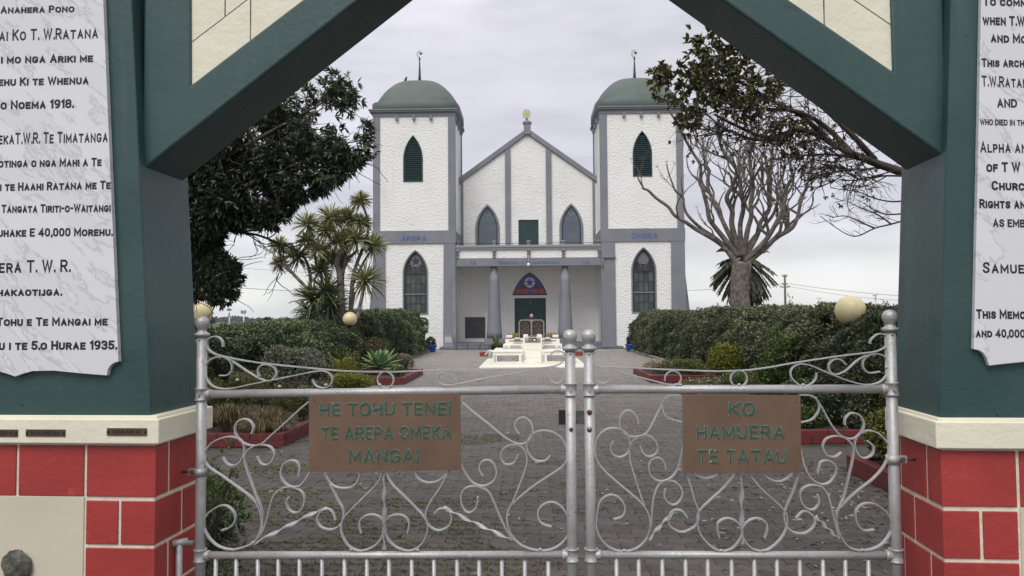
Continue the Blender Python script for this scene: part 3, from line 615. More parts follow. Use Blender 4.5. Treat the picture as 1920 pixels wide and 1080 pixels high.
    for (wx, wy) in ([(433, 1029), (659, 1029.5), (784, 1030), (1013, 1029), (612, 721), (713, 721), (525, 724), (446, 712), (379, 702)] if side < 0 else [(1170, 1031), (1352, 1031), (1431, 1031), (1616, 1030), (1267, 721), (1385, 721), (1505, 721), (1275, 721), (1661, 688)]):
        w3 = GA((wx, wy)); MB().lathe([(.001, -.006), (.007, -.004), (.009, 0), (.006, .004), (.001, .006)], (w3[0], VG - .006, w3[1]), 8).build('weld', SILVER, g)
    VP = VG - .024
    sp = [A(p[0], p[1], VP) for p in sign]
    sg = MB().prism(sp, VP, VP + .005).build('sign', BRONZE, g, .001)
    for s, x0, x1, y0, y1, cap in words:
        p0 = A(x0, y0, VP - .0012); p1 = A(x1, y1, VP - .0012)
        o = lettering(s, p0[0], p1[0], p0[1], cap / F * VP, VP - .0008, EDGE, sg, z1=p1[1], bold=.02, depth=.0012, name='letter_edge')
        o = lettering(s, p0[0], p1[0], p0[1], cap / F * VP, VP - .0024, VERDI, sg, z1=p1[1], bold=-.045, depth=.0012)
    for p in xs:
        a = A(*p, VP); MB().lathe([(.0035, -.003), (.0042, 0)], (a[0], VP, a[1]), 8, 'y').build('screw', BRONZE, sg)
    # hinge clamp to the pier
    xh, zh, si = ((376, 885, -1) if side < 0 else (1674, 861, 1))[0:3]
    a = GA((xh, zh)); face = ULp if side < 0 else URp
    cl_ = MB().lathe([(.028, -.017), (.028, .017)], (a[0], VG, a[1]), 20); cl_.box(min(a[0], a[0] + si * .055), max(a[0], a[0] + si * .055), VG - .006, VG + .006, a[1] - .015, a[1] + .015)
    cl_ = cl_.build('hinge_clamp', SILVER, g)
    MB().tube([(a[0] + si * .035, VG, a[1]), (face + si * .01, VG, a[1])], .0055, 10).build('hinge_bolt', RUST, cl_)
    MB().lathe([(.012, 0), (.012, si * .010), (.007, si * .011)], (a[0] + si * .036, VG, a[1]), 6, 'x').build('nut', STEEL, cl_)
    MB().lathe([(.011, -.012), (.011, 0), (.006, .001)], (a[0] + si * .036, VG - .003, a[1]), 6, 'y').build('nut', STEEL, cl_)
    if side < 0:
        a = GA((365, 1018)); b = A(334, 1031, VG - .12); e_ = A(349, 1080, VG - .07)
        m_ = MB().tube([(a[0], VG, a[1]), (a[0] - .04, VG - .06, b[1] + .01)], .011, 12); m_.tube([(a[0] - .04, VG - .06, b[1] + .02), (a[0] - .04, VG - .06, .1)], .014, 12)
        m_.tube([(a[0] - .065, VG - .075, b[1] + .012), (a[0] - .01, VG - .04, b[1] + .014)], .016, 12).build('side_stay', SILVER, g)
        # latch
        l0 = A(1049, 770, VG + .035); l1 = A(1115, 795, VG + .035)
        la = MB().box(l0[0], l1[0], VG + .030, VG + .036, l1[1], l0[1]).build('latch', STEEL, g)
        MB().box(l0[0] - .004, l0[0] + .03, VG + .022, VG + .040, l1[1] - .002, l0[1] + .004).build('latch_case', BLACKM, la)
        c_ = GA((1071, 804)); MB().lathe([(.003, -.008), (.0075, -.005), (.009, 0)], (c_[0], VG - .021, c_[1]), 12, 'y').build('bolt_head', RUST, g)
    else:
        for (px, py) in ((1105, 772), (1105, 804)):
            c_ = GA((px, py)); MB().lathe([(.003, -.009), (.009, -.006), (.0115, 0)], (c_[0], VG - .021, c_[1]), 12, 'y').build('bolt_head', RUST if py < 790 else STEEL, g)
    return g
gate(-1); gate(1)

# ================================================================== CHURCH
YT, YGB = 40.0, 42.7
church = empty('church', (0, YT, 0), 'large white roughcast church with grey trim, twin domed towers and a columned porch', 'church')
def cz(py, Y=YT): return PY(991, py, Y).z
def cx(px, Y=YT): return PY(px, 560, Y).x
OFF = (0, YT, 0)
def CB(name, mb, m, parent=None, bevel=0, smooth_=None): return mb.build(name, m, parent or church, bevel, off=OFF if (parent is None or parent is church) else OFF)
XI, XO = 3.86, 8.25                       # tower inner and outer edges
zc_top, zc_bot, zfr, zbr = cz(203.5), cz(208), cz(215.5), cz(223)
zb1, zb0 = cz(430.5), cz(455)
def lancet(xc, hw, z0, zs, za, n=9, bulge=.86):
    # pointed arch outline, from bottom left clockwise
    pts = [(xc - hw, z0), (xc - hw, zs)]
    h = za - zs; rad = (hw * hw + h * h) / (2 * hw)
    tot = math.asin(min(1, h / rad))
    for i in range(1, n + 1):
        t = tot * i / n; ax_, az_ = xc - hw + rad - rad * math.cos(t), zs + rad * math.sin(t); f_ = (az_ - zs) / h; pts.append((bulge * ax_ + (1 - bulge) * (xc - hw + hw * f_), az_))
    r_ = [(2 * xc - x, z) for x, z in pts[:-1]][::-1]
    return pts + r_
def star(xc, zc_, r, rin=.40, rot=0, sx=1):
    return [(xc + sx * (r if i % 2 == 0 else r * rin) * math.sin(i * math.pi / 5 + rot), zc_ + (r if i % 2 == 0 else r * rin) * math.cos(i * math.pi / 5 + rot)) for i in range(10)]
def ring(outer, inner, y0, y1): return MB().prism(outer, y0, y1, [inner])
LEAD = mat('window_tracery', (.16, .16, .15), .6)
SG_R = mat('red_glass', (.065, .02, .026), .2); SG_B = mat('blue_glass', (.08, .08, .50), .2); SG_D = mat('dusky_glass', (.03, .03, .05), .2); SG_W = mat('pale_glass', (.17, .17, .175), .3); SG_V = mat('violet_glass', (.06, .045, .065), .2)
SG_RB = mat('bright_red_glass', (.42, .07, .08), .2)
GLASSL = mat('milky_glass', (.055, .062, .06), .15, var=(.11, .11, .10), vscale=2.5)
def inset(poly, xc, d, z0):
    # shrink the lancet outline towards its axis
    zt = max(p[1] for p in poly); hw = max(abs(p[0] - xc) for p in poly)
    out = []
    for x, z in poly:
        s = (hw - d) / hw; out.append((xc + (x - xc) * s, z0 + d + (z - z0) * ((zt - z0 - 2.1 * d) / (zt - z0))))
    return out
for sd_ in (-1, 1):
    xa, xb = (sd_ * XO, sd_ * XI) if sd_ < 0 else (XI, XO)
    mid = (xa + xb) / 2
    # --- tower walls
    if sd_ < 0: wl = (cx(755), cx(803), 468.5, 590); ll = (cx(756.5), cx(793.5), 253.5, 341)
    else: wl = (cx(1184), cx(1231.5), 463, 587.5); ll = (cx(1190), cx(1226.5), 245, 331)
    wc, wh = (wl[0] + wl[1]) / 2, (wl[1] - wl[0]) / 2; wz0, wza = PY(776 if sd_ < 0 else 1208, wl[3], YT).z, PY(776 if sd_ < 0 else 1208, wl[2], YT).z
    lc_, lh = (ll[0] + ll[1]) / 2, (ll[1] - ll[0]) / 2; lz0, lza = PY(776 if sd_ < 0 else 1208, ll[3], YT).z, PY(776 if sd_ < 0 else 1208, ll[2], YT).z
    wout = lancet(wc, wh, wz0, wz0 + (wza - wz0) * .66, wza); lout = lancet(lc_, lh, lz0, lz0 + (lza - lz0) * .52, lza)
    tw_ = MB().prism([(xa + .05, 0), (xb - .05, 0), (xb - .05, zc_bot), (xa + .05, zc_bot)], YT, YT + .3, [wout, lout])
    tw_.box(xa + .05, xb - .05, YT + .3, YT + 4.35, 0, zc_bot)
    T = CB('tower_wall', tw_, STUC)
    # --- corner pilasters and bands
    pw = .37
    for (x0, x1) in ((xa, xa + pw), (xb - pw, xb)):
        CB('pilaster', MB().box(x0, x1, YT - .05, YT + .32, zb1, zfr), TRIM, T, .01)
    for xx in (xa, xb):
        o_ = -.045 if xx == xa else .045
        x0, x1 = sorted((xx + o_ * 0, xx - o_ * 3))
        CB('pilaster', MB().box(min(x0, x1), max(x0, x1), YT + 3.98, YT + 4.4, 0, zfr), TRIM, T, .01)
    lw = .66
    x_in, x_out = (xb, xa) if sd_ < 0 else (xa, xb)
    for (x0, x1, w) in ((xa - .0, xa + (.66 if sd_ < 0 else .72), 0), (xb - (.62 if sd_ < 0 else .72), xb, 0)):
        CB('pilaster', MB().prism([(x0 - .05, 0), (x1 + .02, 0), (x1, zb0 + .01), (x0, zb0 + .01)] if True else 0, YT - .06, YT + .36), TRIM, T, .012)
        CB('pilaster_base', MB().box(x0 - .1, x1 + .1, YT - .13, YT + .2, 0, .16), TRIM, T, .015)
    CB('band', MB().box(xa - .03, xb + .03, YT - .075, YT + 4.42, zb0, zb1), TRIM, T, .012)
    CB('frieze', MB().box(xa - .015, xb + .015, YT - .07, YT + 4.41, zfr, zc_bot + .01), TRIM, T, .01)
    CB('cornice', MB().box(xa - .17, xb + .10, YT - .19, YT + 4.56, zc_bot, zc_bot + .08).box(xa - .21, xb + .14, YT - .24, YT + 4.6, zc_bot + .08, zc_top + .02) if sd_ < 0 else
       MB().box(xa - .10, xb + .17, YT - .19, YT + 4.56, zc_bot, zc_bot + .08).box(xa - .14, xb + .21, YT - .24, YT + 4.6, zc_bot + .08, zc_top + .02), TRIM, T, .01)
    for k in (1, 2, 3):
        xk = xa + pw + (xb - xa - 2 * pw) * k / 4
        CB('bracket', MB().box(xk - .07, xk + .07, YT - .16, YT - .002, zbr, zfr + .01), TRIM, T, .01)
        yk = YT + 4.35 * k / 4
        xs_ = xb if sd_ < 0 else xa
        CB('bracket', MB().box(xs_ - .14, xs_ + .14, yk - .07, yk + .07, zbr, zfr + .01), TRIM, T)
    # --- leaning side buttress
    ze = cz(458); fo = sd_ * XO
    for yb in (YT + .9, YT + 3.0):
        CB('buttress', MB().prism([(fo - sd_ * .05, 0), (fo + sd_ * .62, 0), (fo + sd_ * .02, ze), (fo - sd_ * .05, ze)], yb, yb + .8), TRIM, T)
    # --- louvre
    lv = CB('louvre_window', ring(lout, inset(lout, lc_, .07, lz0), YT - .03, YT + .12), DKGREEN, church)
    CB('louvre_back', MB().prism([(x, z) for x, z in inset(lout, lc_, .05, lz0)], YT + .18, YT + .2), DARK, lv)
    ins = inset(lout, lc_, .06, lz0); z = lz0 + .12; zs_ = .112
    while z < lza - .22:
        # width of the opening at this height
        wq = max([abs(x - lc_) for x, zz in ins if zz >= z + .05] or [0])
        xsr = [p for p in ins if p[0] > lc_]; 
        hw_ = np.interp(z + .06, [p[1] for p in sorted(xsr, key=lambda p: p[1])], [p[0] - lc_ for p in sorted(xsr, key=lambda p: p[1])])
        b_ = MB().add([(lc_ - hw_, YT + .0, z), (lc_ + hw_, YT + .0, z), (lc_ + hw_, YT + .09, z + .075), (lc_ - hw_, YT + .09, z + .075), (lc_ - hw_, YT + .0, z + .022), (lc_ + hw_, YT + .0, z + .022), (lc_ + hw_, YT + .09, z + .097), (lc_ - hw_, YT + .09, z + .097)],
                      [(0, 3, 2, 1), (4, 5, 6, 7), (0, 1, 5, 4), (1, 2, 6, 5), (2, 3, 7, 6), (3, 0, 4, 7)])
        CB('louvre_slat', b_, DKGREEN, lv); z += zs_
    # --- lower sash window
    w = CB('window', ring(wout, inset(wout, wc, .075, wz0), YT - .03, YT + .10), TRIM, church, .008)
    w['label'] = 'pointed window with star tracery over green sashes'
    i1 = inset(wout, wc, .085, wz0); i2 = inset(wout, wc, .17, wz0)
    CB('window_frame', ring(i1, i2, YT + .06, YT + .16), DKGREEN, w)
    zsp = PY(776, 512, YT).z if sd_ < 0 else PY(1208, 507, YT).z
    hw2 = wh - .15
    zm = (wz0 + zsp) / 2 - .02; xs = [wc - hw2 + hw2 * 2 * k / 4 for k in range(5)]
    for (za, zz, rows) in ((wz0 + .13, zm - .03, 2), (zm + .05, zsp - .04, 2)):
        for r_ in range(rows):
            for k in range(4):
                p0, p1 = za + (zz - za) * r_ / rows, za + (zz - za) * (r_ + 1) / rows
                CB('pane', MB().box(xs[k] + .015, xs[k + 1] - .015, YT + .13, YT + .14, p0 + .015, p1 - .015), GLASSL if (k + r_) % 3 else GLASS, w)
        g_ = MB()
        for k in range(1, 4): g_.box(xs[k] - .016, xs[k] + .016, YT + .10, YT + .15, za, zz)
        g_.box(wc - hw2, wc + hw2, YT + .102, YT + .148, (za + zz) / 2 - .015, (za + zz) / 2 + .015)
        CB('glazing_bar', g_, DKGREEN, w)
    CB('sash_rail', MB().box(wc - hw2 - .02, wc + hw2 + .02, YT + .05, YT + .15, zm - .03, zm + .035), TRIM, w)
    CB('sash_rail', MB().box(wc - hw2 - .02, wc + hw2 + .02, YT + .07, YT + .15, zsp - .05, zsp + .02), DKGREEN, w)
    CB('sash_rail', MB().box(wc - hw2 - .02, wc + hw2 + .02, YT + .07, YT + .15, wz0 + .05, wz0 + .14), DKGREEN, w)
    CB('backing_glass', MB().prism(i1, YT + .165, YT + .18), SG_D, w)
    zr0, zr1 = zsp + .02, zsp + .26
    for k, m_ in ((0, SG_R), (1, SG_V), (2, SG_V), (3, SG_R)): CB('stained_pane', MB().box(xs[k] + .015, xs[k + 1] - .015, YT + .14, YT + .155, zr0, zr1), m_, w)
    zc2 = zsp + (wza - zsp) * .52; rc = wh * .46
    CB('stained_disc', MB().prism([(wc + rc * math.cos(t * math.pi / 14), zc2 + rc * math.sin(t * math.pi / 14)) for t in range(28)], YT + .135, YT + .15), SG_W if sd_ < 0 else LEAD, w)
    CB('stained_star', MB().prism(star(wc, zc2, rc * .9), YT + .12, YT + .137), SG_D if sd_ < 0 else SG_W, w)
    for s2 in (-1, 1):
        CB('tracery_bar', MB().tube([(wc + s2 * x * hw2, YT + .13, z_) for x, z_ in ((.98, zr0), (.8, zr1 + .2), (.42, zc2 - rc * .5))], .022, 6), LEAD, w)
        CB('tracery_bar', MB().tube([(wc, YT + .13, zr0 + .02), (wc + s2 * .25 * hw2, YT + .13, zr1), (wc + s2 * .9 * rc, YT + .13, zc2 - rc * .4)], .02, 6), LEAD, w)
    # --- dome
    dcx, dcy = mid, YT + 2.18; hb = (XO - XI) / 2 + .15
    dz0 = zc_top + .02; d = ray(780 if sd_ < 0 else 1197, 157.5 if sd_ < 0 else 153); dz1 = (EYE + d * (dcy / d.y)).z
    prof = [(1.0, 0), (.985, .05), (.95, .17), (.90, .29), (.82, .46), (.73, .61), (.64, .74), (.55, .84), (.45, .92), (.33, .975), (.18, 1.0), (.0001, 1.01)]
    hb = hb + .0; dd0 = dz0 + .42; prof = [(hb, dz0 + .1), (hb * 1.0, dd0 - .05)] + smooth([(r_ * hb, dd0 + hh * (dz1 - dd0)) for r_, hh in prof], 3)
    CB('dome_kerb', MB().lathe([(hb + .01, dz0 - .01), (hb + .03, dz0 + .05), (hb + .03, dz0 + .40), (hb + .0, dz0 + .43)], (dcx, dcy, 0), 64, sup=7), DOME)
    CB('dome', MB().lathe(prof, (dcx, dcy, 0), 64, sup=3.4), DOME)
    # --- finial spike with crescent and star
    def SP(py, px=None): d_ = ray(780 if sd_ < 0 else 1197, py); return (EYE + d_ * (dcy / d_.y)).z
    yt_, yk_ = (97.5, 112) if sd_ < 0 else (95.5, 111)
    fin = CB('finial_spike', MB().lathe([(.10, dz1 - .05), (.07, dz1 + .5), (.03, SP(yk_) - .05), (.03, SP(yk_) - .03), (.055, SP(yk_)), (.055, SP(yk_) + .07), (.02, SP(yk_) + .12), (.012, SP(yk_) + .2)], (dcx, dcy, 0), 12), mat('dark_grey_metal', (.06, .065, .07), .4, metal=.5))
    zc3 = (SP(yk_) + SP(yt_)) / 2 + .08; R3 = (SP(yt_) - SP(yk_)) * .5
    cres = []
    for t in range(25): a_ = R(70 + t * 220 / 24); cres.append((dcx + R3 * .75 * math.cos(a_), zc3 + R3 * math.sin(a_)))
    for t in range(25): a_ = R(290 - t * 220 / 24); cres.append((dcx + .05 + R3 * .62 * math.cos(a_), zc3 + R3 * .86 * math.sin(a_)))
    CB('crescent', MB().prism(cres, dcy - .02, dcy + .02), mat('pale_metal', (.45, .45, .40), .4, metal=.4), fin)
    CB('finial_star', MB().prism(star(dcx + .07, zc3 + .05, R3 * .55, .38, R(90)), dcy - .03, dcy + .03), mat('dark_grey_metal', (.06, .065, .07), .4, metal=.5), fin)
    # lettering on the band
    if sd_ < 0: p0, p1 = PY(752.5, 452.5, YT - .08), PY(800.5, 451.5, YT - .08); s = 'AREPA'; cap = 10.2
    else: p0, p1 = PY(1184, 447.5, YT - .08), PY(1233.5, 446, YT - .08); s = 'OMEKA'; cap = 10.5
    lt = lettering(s, p0.x, p1.x, p0.z, cap / F * YT, YT - .08, BLUEL, church, bold=.01, depth=.02); lt.location = (0, -YT, 0)

# --- gable wall
gx0, gx1 = cx(862, YGB), cx(1122, YGB)
def gz(px, py): return PY(px, py, YGB).z
gap = gz(989, 252); gez = (gz(862, 346) + gz(1123, 343)) / 2
wins = []
for (a, b, t, bt) in ((892, 938, 383, 459), (1050, 1095, 381, 458)):
    xa, xb = cx(a, YGB), cx(b, YGB); wins.append(((xa + xb) / 2, (xb - xa) / 2, gz(990, 470), gz((a + b) / 2, t)))
wpol = [lancet(c_, h, z0, z0 + (za - z0) * .50, za) for c_, h, z0, za in wins]
GXE = 3.95
kg = (gap - gez) / (cx(1122, YGB)); 
hd = [(cx(973, YGB), gz(990, 470)), (cx(1011, YGB), gz(990, 470)), (cx(1011, YGB), gz(990, 412)), (cx(973, YGB), gz(990, 412))]
fanw = (cx(1026, YGB) - cx(961, YGB)) / 2; fanc = (cx(1026, YGB) + cx(961, YGB)) / 2
fan = lancet(fanc, fanw, gz(990, 553.5), gz(990, 553.5) + .02, gz(990, 511), 10, .62)
dx0, dx1 = cx(964.5, YGB), cx(1023.5, YGB); zfl = .29
door = [(dx0, zfl), (dx1, zfl), (dx1, gz(990, 559)), (dx0, gz(990, 559))]
gw = MB().prism([(-GXE, 0), (GXE, 0), (GXE, gap - kg * GXE), (0, gap), (-GXE, gap - kg * GXE)], YGB, YGB + .4, wpol + [hd, fan, door])
CB('front_wall', gw, STUC)
CB('dark_interior', MB().box(-GXE, GXE, YGB + .41, YGB + .5, 0, gap - kg * GXE - .1), DARK)
# roof behind, rakes
t = .13
for s_ in (-1, 1):
    CB('rake_trim', MB().prism([(0, gap + .02), (s_ * (GXE + .1), gap + .02 - kg * (GXE + .1)), (s_ * (GXE + .1), gap + .34 - kg * (GXE + .1)), (0, gap + .34)], YGB - .14, YGB + .35), TRIM, None, .01)
    CB('nave_roof', MB().prism([(0, gap + .02), (s_ * 7.5, gap + .02 - kg * 7.5), (s_ * 7.5, gap + .18 - kg * 7.5), (0, gap + .18)], YGB + .36, YGB + 22), mat('grey_roof_iron', (.12, .13, .15), .5))
    x0, x1 = (cx(948.5, YGB), cx(959, YGB)) if s_ < 0 else (cx(1025.5, YGB), cx(1036, YGB))
    za, zb_ = gap + .02 - kg * abs(x0), gap + .02 - kg * abs(x1)
    CB('pilaster', MB().prism([(x0, 4.5), (x1, 4.5), (x1, zb_), (x0, za)], YGB - .09, YGB + .05), TRIM, None)
    CB('pilaster', MB().box(min(s_ * 3.66, s_ * 3.80), max(s_ * 3.66, s_ * 3.80), YGB - .07, YGB + .05, 4.5, gap - kg * 3.7), TRIM, None)
CB('nave_wall', MB().box(-7.4, 7.4, YGB + 1.7, YGB + 21.9, 0, gap - kg * 7.4 + .1), STUC)
# apex pedestal and disc
ap = CB('apex_pedestal', MB().box(-.20, .20, YGB - .2, YGB + .2, gap - .02, gz(989, 230)).box(-.245, .245, YGB - .24, YGB + .24, gz(989, 232.5), gz(989, 229.5)).lathe([(.2, gz(989, 229.5)), (.16, gz(989, 227)), (.03, gz(989, 225))], (0, YGB, 0), 16), TRIM, None, .008)
CB('disc_stem', MB().tube([(-.02, YGB, gz(989, 227)), (-.02, YGB, gz(989, 220))], .05, 8), BLACKM, ap)
zc4 = gz(988, 213.5)
CB('sun_disc', MB().prism([(-.03 + .245 * math.cos(i * math.pi / 16), zc4 + .28 * math.sin(i * math.pi / 16)) for i in range(32)], YGB - .04, YGB + .04), mat('disc_white', (.62, .60, .50), .5), ap)
CB('disc_centre', MB().prism([(-.03 + .09 * math.cos(i * math.pi / 8), zc4 + .09 * math.sin(i * math.pi / 8)) for i in range(16)], YGB - .055, YGB - .03), mat('disc_yellow', (.55, .48, .05), .4), ap)
for i in range(20):
    a_ = i * math.pi / 10
    CB('disc_ray', MB().prism([(-.03 + r_ * math.cos(a_ + da), zc4 + r_ * 1.12 * math.sin(a_ + da)) for r_, da in ((.12, -.05), (.22, -.03), (.22, .03), (.12, .05))], YGB - .048, YGB - .035), mat('disc_gold', (.42, .38, .22), .5), ap)
# gable windows
for (c_, h, z0, za), wp in zip(wins, wpol):
    w = CB('window', ring(wp, inset(wp, c_, .13, z0), YGB - .05, YGB + .08), TRIM, church, .008); w['label'] = 'pointed window behind a grey cover sheet'
    CB('window_frame', ring(inset(wp, c_, .135, z0), inset(wp, c_, .19, z0), YGB + .02, YGB + .1), DKGREEN, w)
    CB('pane', MB().prism(inset(wp, c_, .14, z0), YGB + .07, YGB + .09), SHEET, w)
    zz = z0 + (za - z0) * .60
    CB('sheet_joint', MB().box(c_ - h + .2, c_ + h - .2, YGB + .060, YGB + .069, zz - .02, zz), LEAD, w)
    pc = inset(wp, c_, .2, z0); up_ = [p for p in pc if p[1] > zz]
    pale = mat('faint_tracery', (.15, .18, .21), .3); dkk = mat('faint_dark', (.095, .115, .14), .3)
    CB('faint_disc', MB().prism([(c_ + .24 * math.cos(i * math.pi / 12), zz + .62 + .24 * math.sin(i * math.pi / 12)) for i in range(24)], YGB + .066, YGB + .0695), pale, w)
    CB('faint_star', MB().prism(star(c_, zz + .62, .2), YGB + .062, YGB + .0655), dkk, w)
    for s2 in (-1, 1): CB('faint_leaf', MB().prism([(c_ + s2 * x, zz + z_) for x, z_ in ((.44, .02), (.42, .3), (.3, .42), (.24, .34), (.3, .2))], YGB + .066, YGB + .0695), pale, w)
# upper hatch
hh = CB('hatch', MB().box(hd[0][0], hd[1][0], YGB + .10, YGB + .14, hd[0][1], hd[2][1]), DKGREEN)
nb = 8
for k in range(nb):
    x0 = hd[0][0] + (hd[1][0] - hd[0][0]) * k / nb; x1 = x0 + (hd[1][0] - hd[0][0]) / nb
    CB('board', MB().box(x0 + .006, x1 - .006, YGB + .07, YGB + .099, hd[0][1], hd[2][1] - .03), DKGREEN, hh)
# --- porch
pz_cap1, pz_cap0 = cz(459), cz(467); pz_p1, pz_p0 = cz(468), cz(483); pz_f0 = cz(498.5)
XP = XI - .0
YP = YT + .12
CB('porch_floor', MB().box(-XP, XP, YT - .02, YGB + .05, 0, .285), mat('porch_floor', (.14, .14, .15), .7))
CB('porch_ceiling', MB().box(-XP + .002, XP - .002, YP + .36, YGB - .001, pz_f0 + .10, pz_f0 + .3), STUC)
CB('balcony_deck', MB().box(-XP + .002, XP - .002, YP + .36, YGB - .001, pz_f0 + .31, pz_p1 - .25), TRIM)
fr = CB('frieze', MB().box(-XP + .003, XP - .003, YP - .04, YP + .35, pz_f0, pz_p0), TRIM, None, .01)
CB('parapet', MB().box(-XP + .003, XP - .003, YP, YP + .3, pz_p0, pz_cap0), STUC)
CB('parapet_cap', MB().box(-XP + .003, XP - .003, YP - .10, YP + .36, pz_cap0, pz_cap0 + .10).box(-XP + .003, XP - .003, YP - .14, YP + .4, pz_cap0 + .10, pz_cap1), mat('pale_trim', (.27, .275, .30), .6), None, .01)
for px in (857.5, 927, 992, 1057.5, 1125):
    x = cx(px); x = max(-XP + .1, min(XP - .1, x))
    CB('parapet_bracket', MB().box(x - .085, x + .085, YP - .07, YP + .05, pz_p0, pz_cap0).box(x - .095, x + .095, YP - .14, YP + .05, pz_cap0 - .12, pz_cap0 - .005).box(x - .08, x + .08, YP - .11, YP + .05, pz_cap0 - .26, pz_cap0 - .18), TRIM, None, .006)
    kb = CB('parapet_post', MB().box(x - .085, x + .085, YP + .05, YP + .22, pz_cap1, pz_cap1 + .16).lathe([(.13, pz_cap1 + .16), (.13, pz_cap1 + .20), (.10, pz_cap1 + .24), (.03, pz_cap1 + .26)], (x, YP + .135, 0), 14), TRIM, None)
wr = MB()
for dz in (.11,): wr.tube([(-XP + .05, YP + .14, pz_cap1 + dz), (XP - .05, YP + .14, pz_cap1 + dz)], .014, 6)
for k in range(9): wr.tube([(-XP + .4 + k * .88, YP + .14, pz_cap1), (-XP + .4 + k * .88, YP + .14, pz_cap1 + .11)], .012, 5)
CB('guard_wire', wr, BLACKM)
for s, a, b in (('TE', 881, 893), ('TEMEPARA O TE HAHI RATANA', 933, 1049), ('TW', 1092, 1105)):
    p0, p1 = PY(a, 495.5, YP - .05), PY(b, 495.0, YP - .05)
    lt = lettering(s, p0.x, p1.x, p0.z, 5.2 / F * YT, YP - .048, BLUEL, fr, bold=.02, depth=.012); lt.location = (0, -YT, 0)
# hanging porch lamp
xl_ = cx(991.5); lz = cz(496.5)
lp = CB('porch_lamp', MB().tube([(xl_, YP - .1, pz_p0 - .02), (xl_, YP - .22, pz_p0 + .12), (xl_, YP - .22, lz + .06)], .016, 6), mat('white_metal', (.6, .6, .6), .4))
CB('lamp_globe', MB().lathe([(.01, lz - .1), (.07, lz - .07), (.095, lz), (.07, lz + .07), (.02, lz + .1)], (xl_, YP - .22, 0), 14), mat('white_glass', (.75, .75, .77), .3), lp)
# columns
for (a, b, c_, d_) in ((916.5, 933, 911, 941), (1049.5, 1066, 1045.5, 1075.5)):
    xt = (cx(a) + cx(b)) / 2; rt_ = (cx(b) - cx(a)) / 2; xb_ = (cx(c_) + cx(d_)) / 2; rb_ = (cx(d_) - cx(c_)) / 2; ycl = YT + .42
    z0 = cz(634, ycl); z1 = cz(514, YT); z2 = pz_f0 + .002
    zz = [z0 + (z1 - z0) * k / 10 for k in range(11)]
    pr = [((rb_ + (rt_ + .02 - rb_) * (k / 10) ** .8), z) for k, z in enumerate(zz)] + [(rt_ - .02, z1 + .01), (rt_ - .05, z2 - .2), (rt_ - .07, z2)]
    cc = CB('column', MB().lathe(pr, ((xb_), ycl, 0), 32), TRIM)
    CB('column_base', MB().box(xb_ - rb_ - .1, xb_ + rb_ + .1, ycl - rb_ - .06, ycl + rb_ + .06, .02, z0), TRIM, cc, .02)
# door
dr = CB('door', MB().box(dx0, dx1, YGB + .20, YGB + .24, zfl, door[2][1]), DARK)
nb = 14
for k in range(nb):
    x0 = dx0 + (dx1 - dx0) * k / nb; x1 = x0 + (dx1 - dx0) / nb
    CB('board', MB().box(x0 + (.004 if k != nb // 2 else .014), x1 - .004, YGB + .17, YGB + .199, zfl + .01, door[2][1] - .03), mat('door_green', (.010, .045, .047), .4), dr)
CB('door_handle', MB().box((dx0 + dx1) / 2 - .03, (dx0 + dx1) / 2 + .03, YGB + .14, YGB + .17, door[2][1] - .3, door[2][1] - .15), STEEL, dr)
CB('door_lintel', MB().box(dx0 - .12, dx1 + .12, YGB - .01, YGB + .03, door[2][1] + .0, door[2][1] + .13), STUC)
# fanlight
fl = CB('fanlight', ring(fan, inset(fan, fanc, .07, fan[0][1]), YGB - .03, YGB + .15), BLKSTONE, church)
fi = inset(fan, fanc, .06, fan[0][1]); fz0 = fan[0][1]; fza = max(p[1] for p in fan)
CB('stained_back', MB().prism(fi, YGB + .13, YGB + .15), mat('deep_blue_glass', (.07, .06, .36), .2), fl)
zr = fz0 + (fza - fz0) * .30
red = clip(clip(fi, 0, -1, -zr), 0, 1, fz0 + .08)
for e0, e1 in ((-.9, -.5), (-.47, -.08), (.08, .47), (.5, .9)):
    pc = clip(clip(red, 1, 0, fanc + e0), -1, 0, -(fanc + e1))
    if len(pc) > 2: CB('stained_pane', MB().prism(pc, YGB + .11, YGB + .128), SG_RB, fl)
zs = fz0 + (fza - fz0) * .56
CB('stained_disc', MB().prism([(fanc + .29 * math.cos(i * math.pi / 14), zs + .29 * math.sin(i * math.pi / 14)) for i in range(28)], YGB + .105, YGB + .12), mat('pale_glass2', (.62, .62, .66), .3), fl)
CB('stained_star', MB().prism(star(fanc, zs, .29), YGB + .09, YGB + .104), SG_B, fl)
CB('star_heart', MB().prism(star(fanc, zs, .13, .5, math.pi), YGB + .08, YGB + .089), SG_D, fl)
for s2 in (-1, 1): CB('stained_pane', MB().prism([(fanc + s2 * x, fz0 + z_) for x, z_ in ((.10, .62), (.43, .62), (.43, .36), (.18, .36))], YGB + .112, YGB + .127), SG_D, fl)
CB('stained_point', MB().prism([(fanc - .14, zs - .32), (fanc + .14, zs - .32), (fanc, fz0 + .12)], YGB + .09, YGB + .104), SG_B, fl)
for x in (-.45, .45): CB('tracery_bar', MB().box(fanc + x - .015, fanc + x + .015, YGB + .07, YGB + .12, fz0 + .06, fz0 + .78), BLKSTONE, fl)
CB('tracery_bar', MB().box(fanc - .8, fanc + .8, YGB + .072, YGB + .118, zr - .015, zr + .015), BLKSTONE, fl)
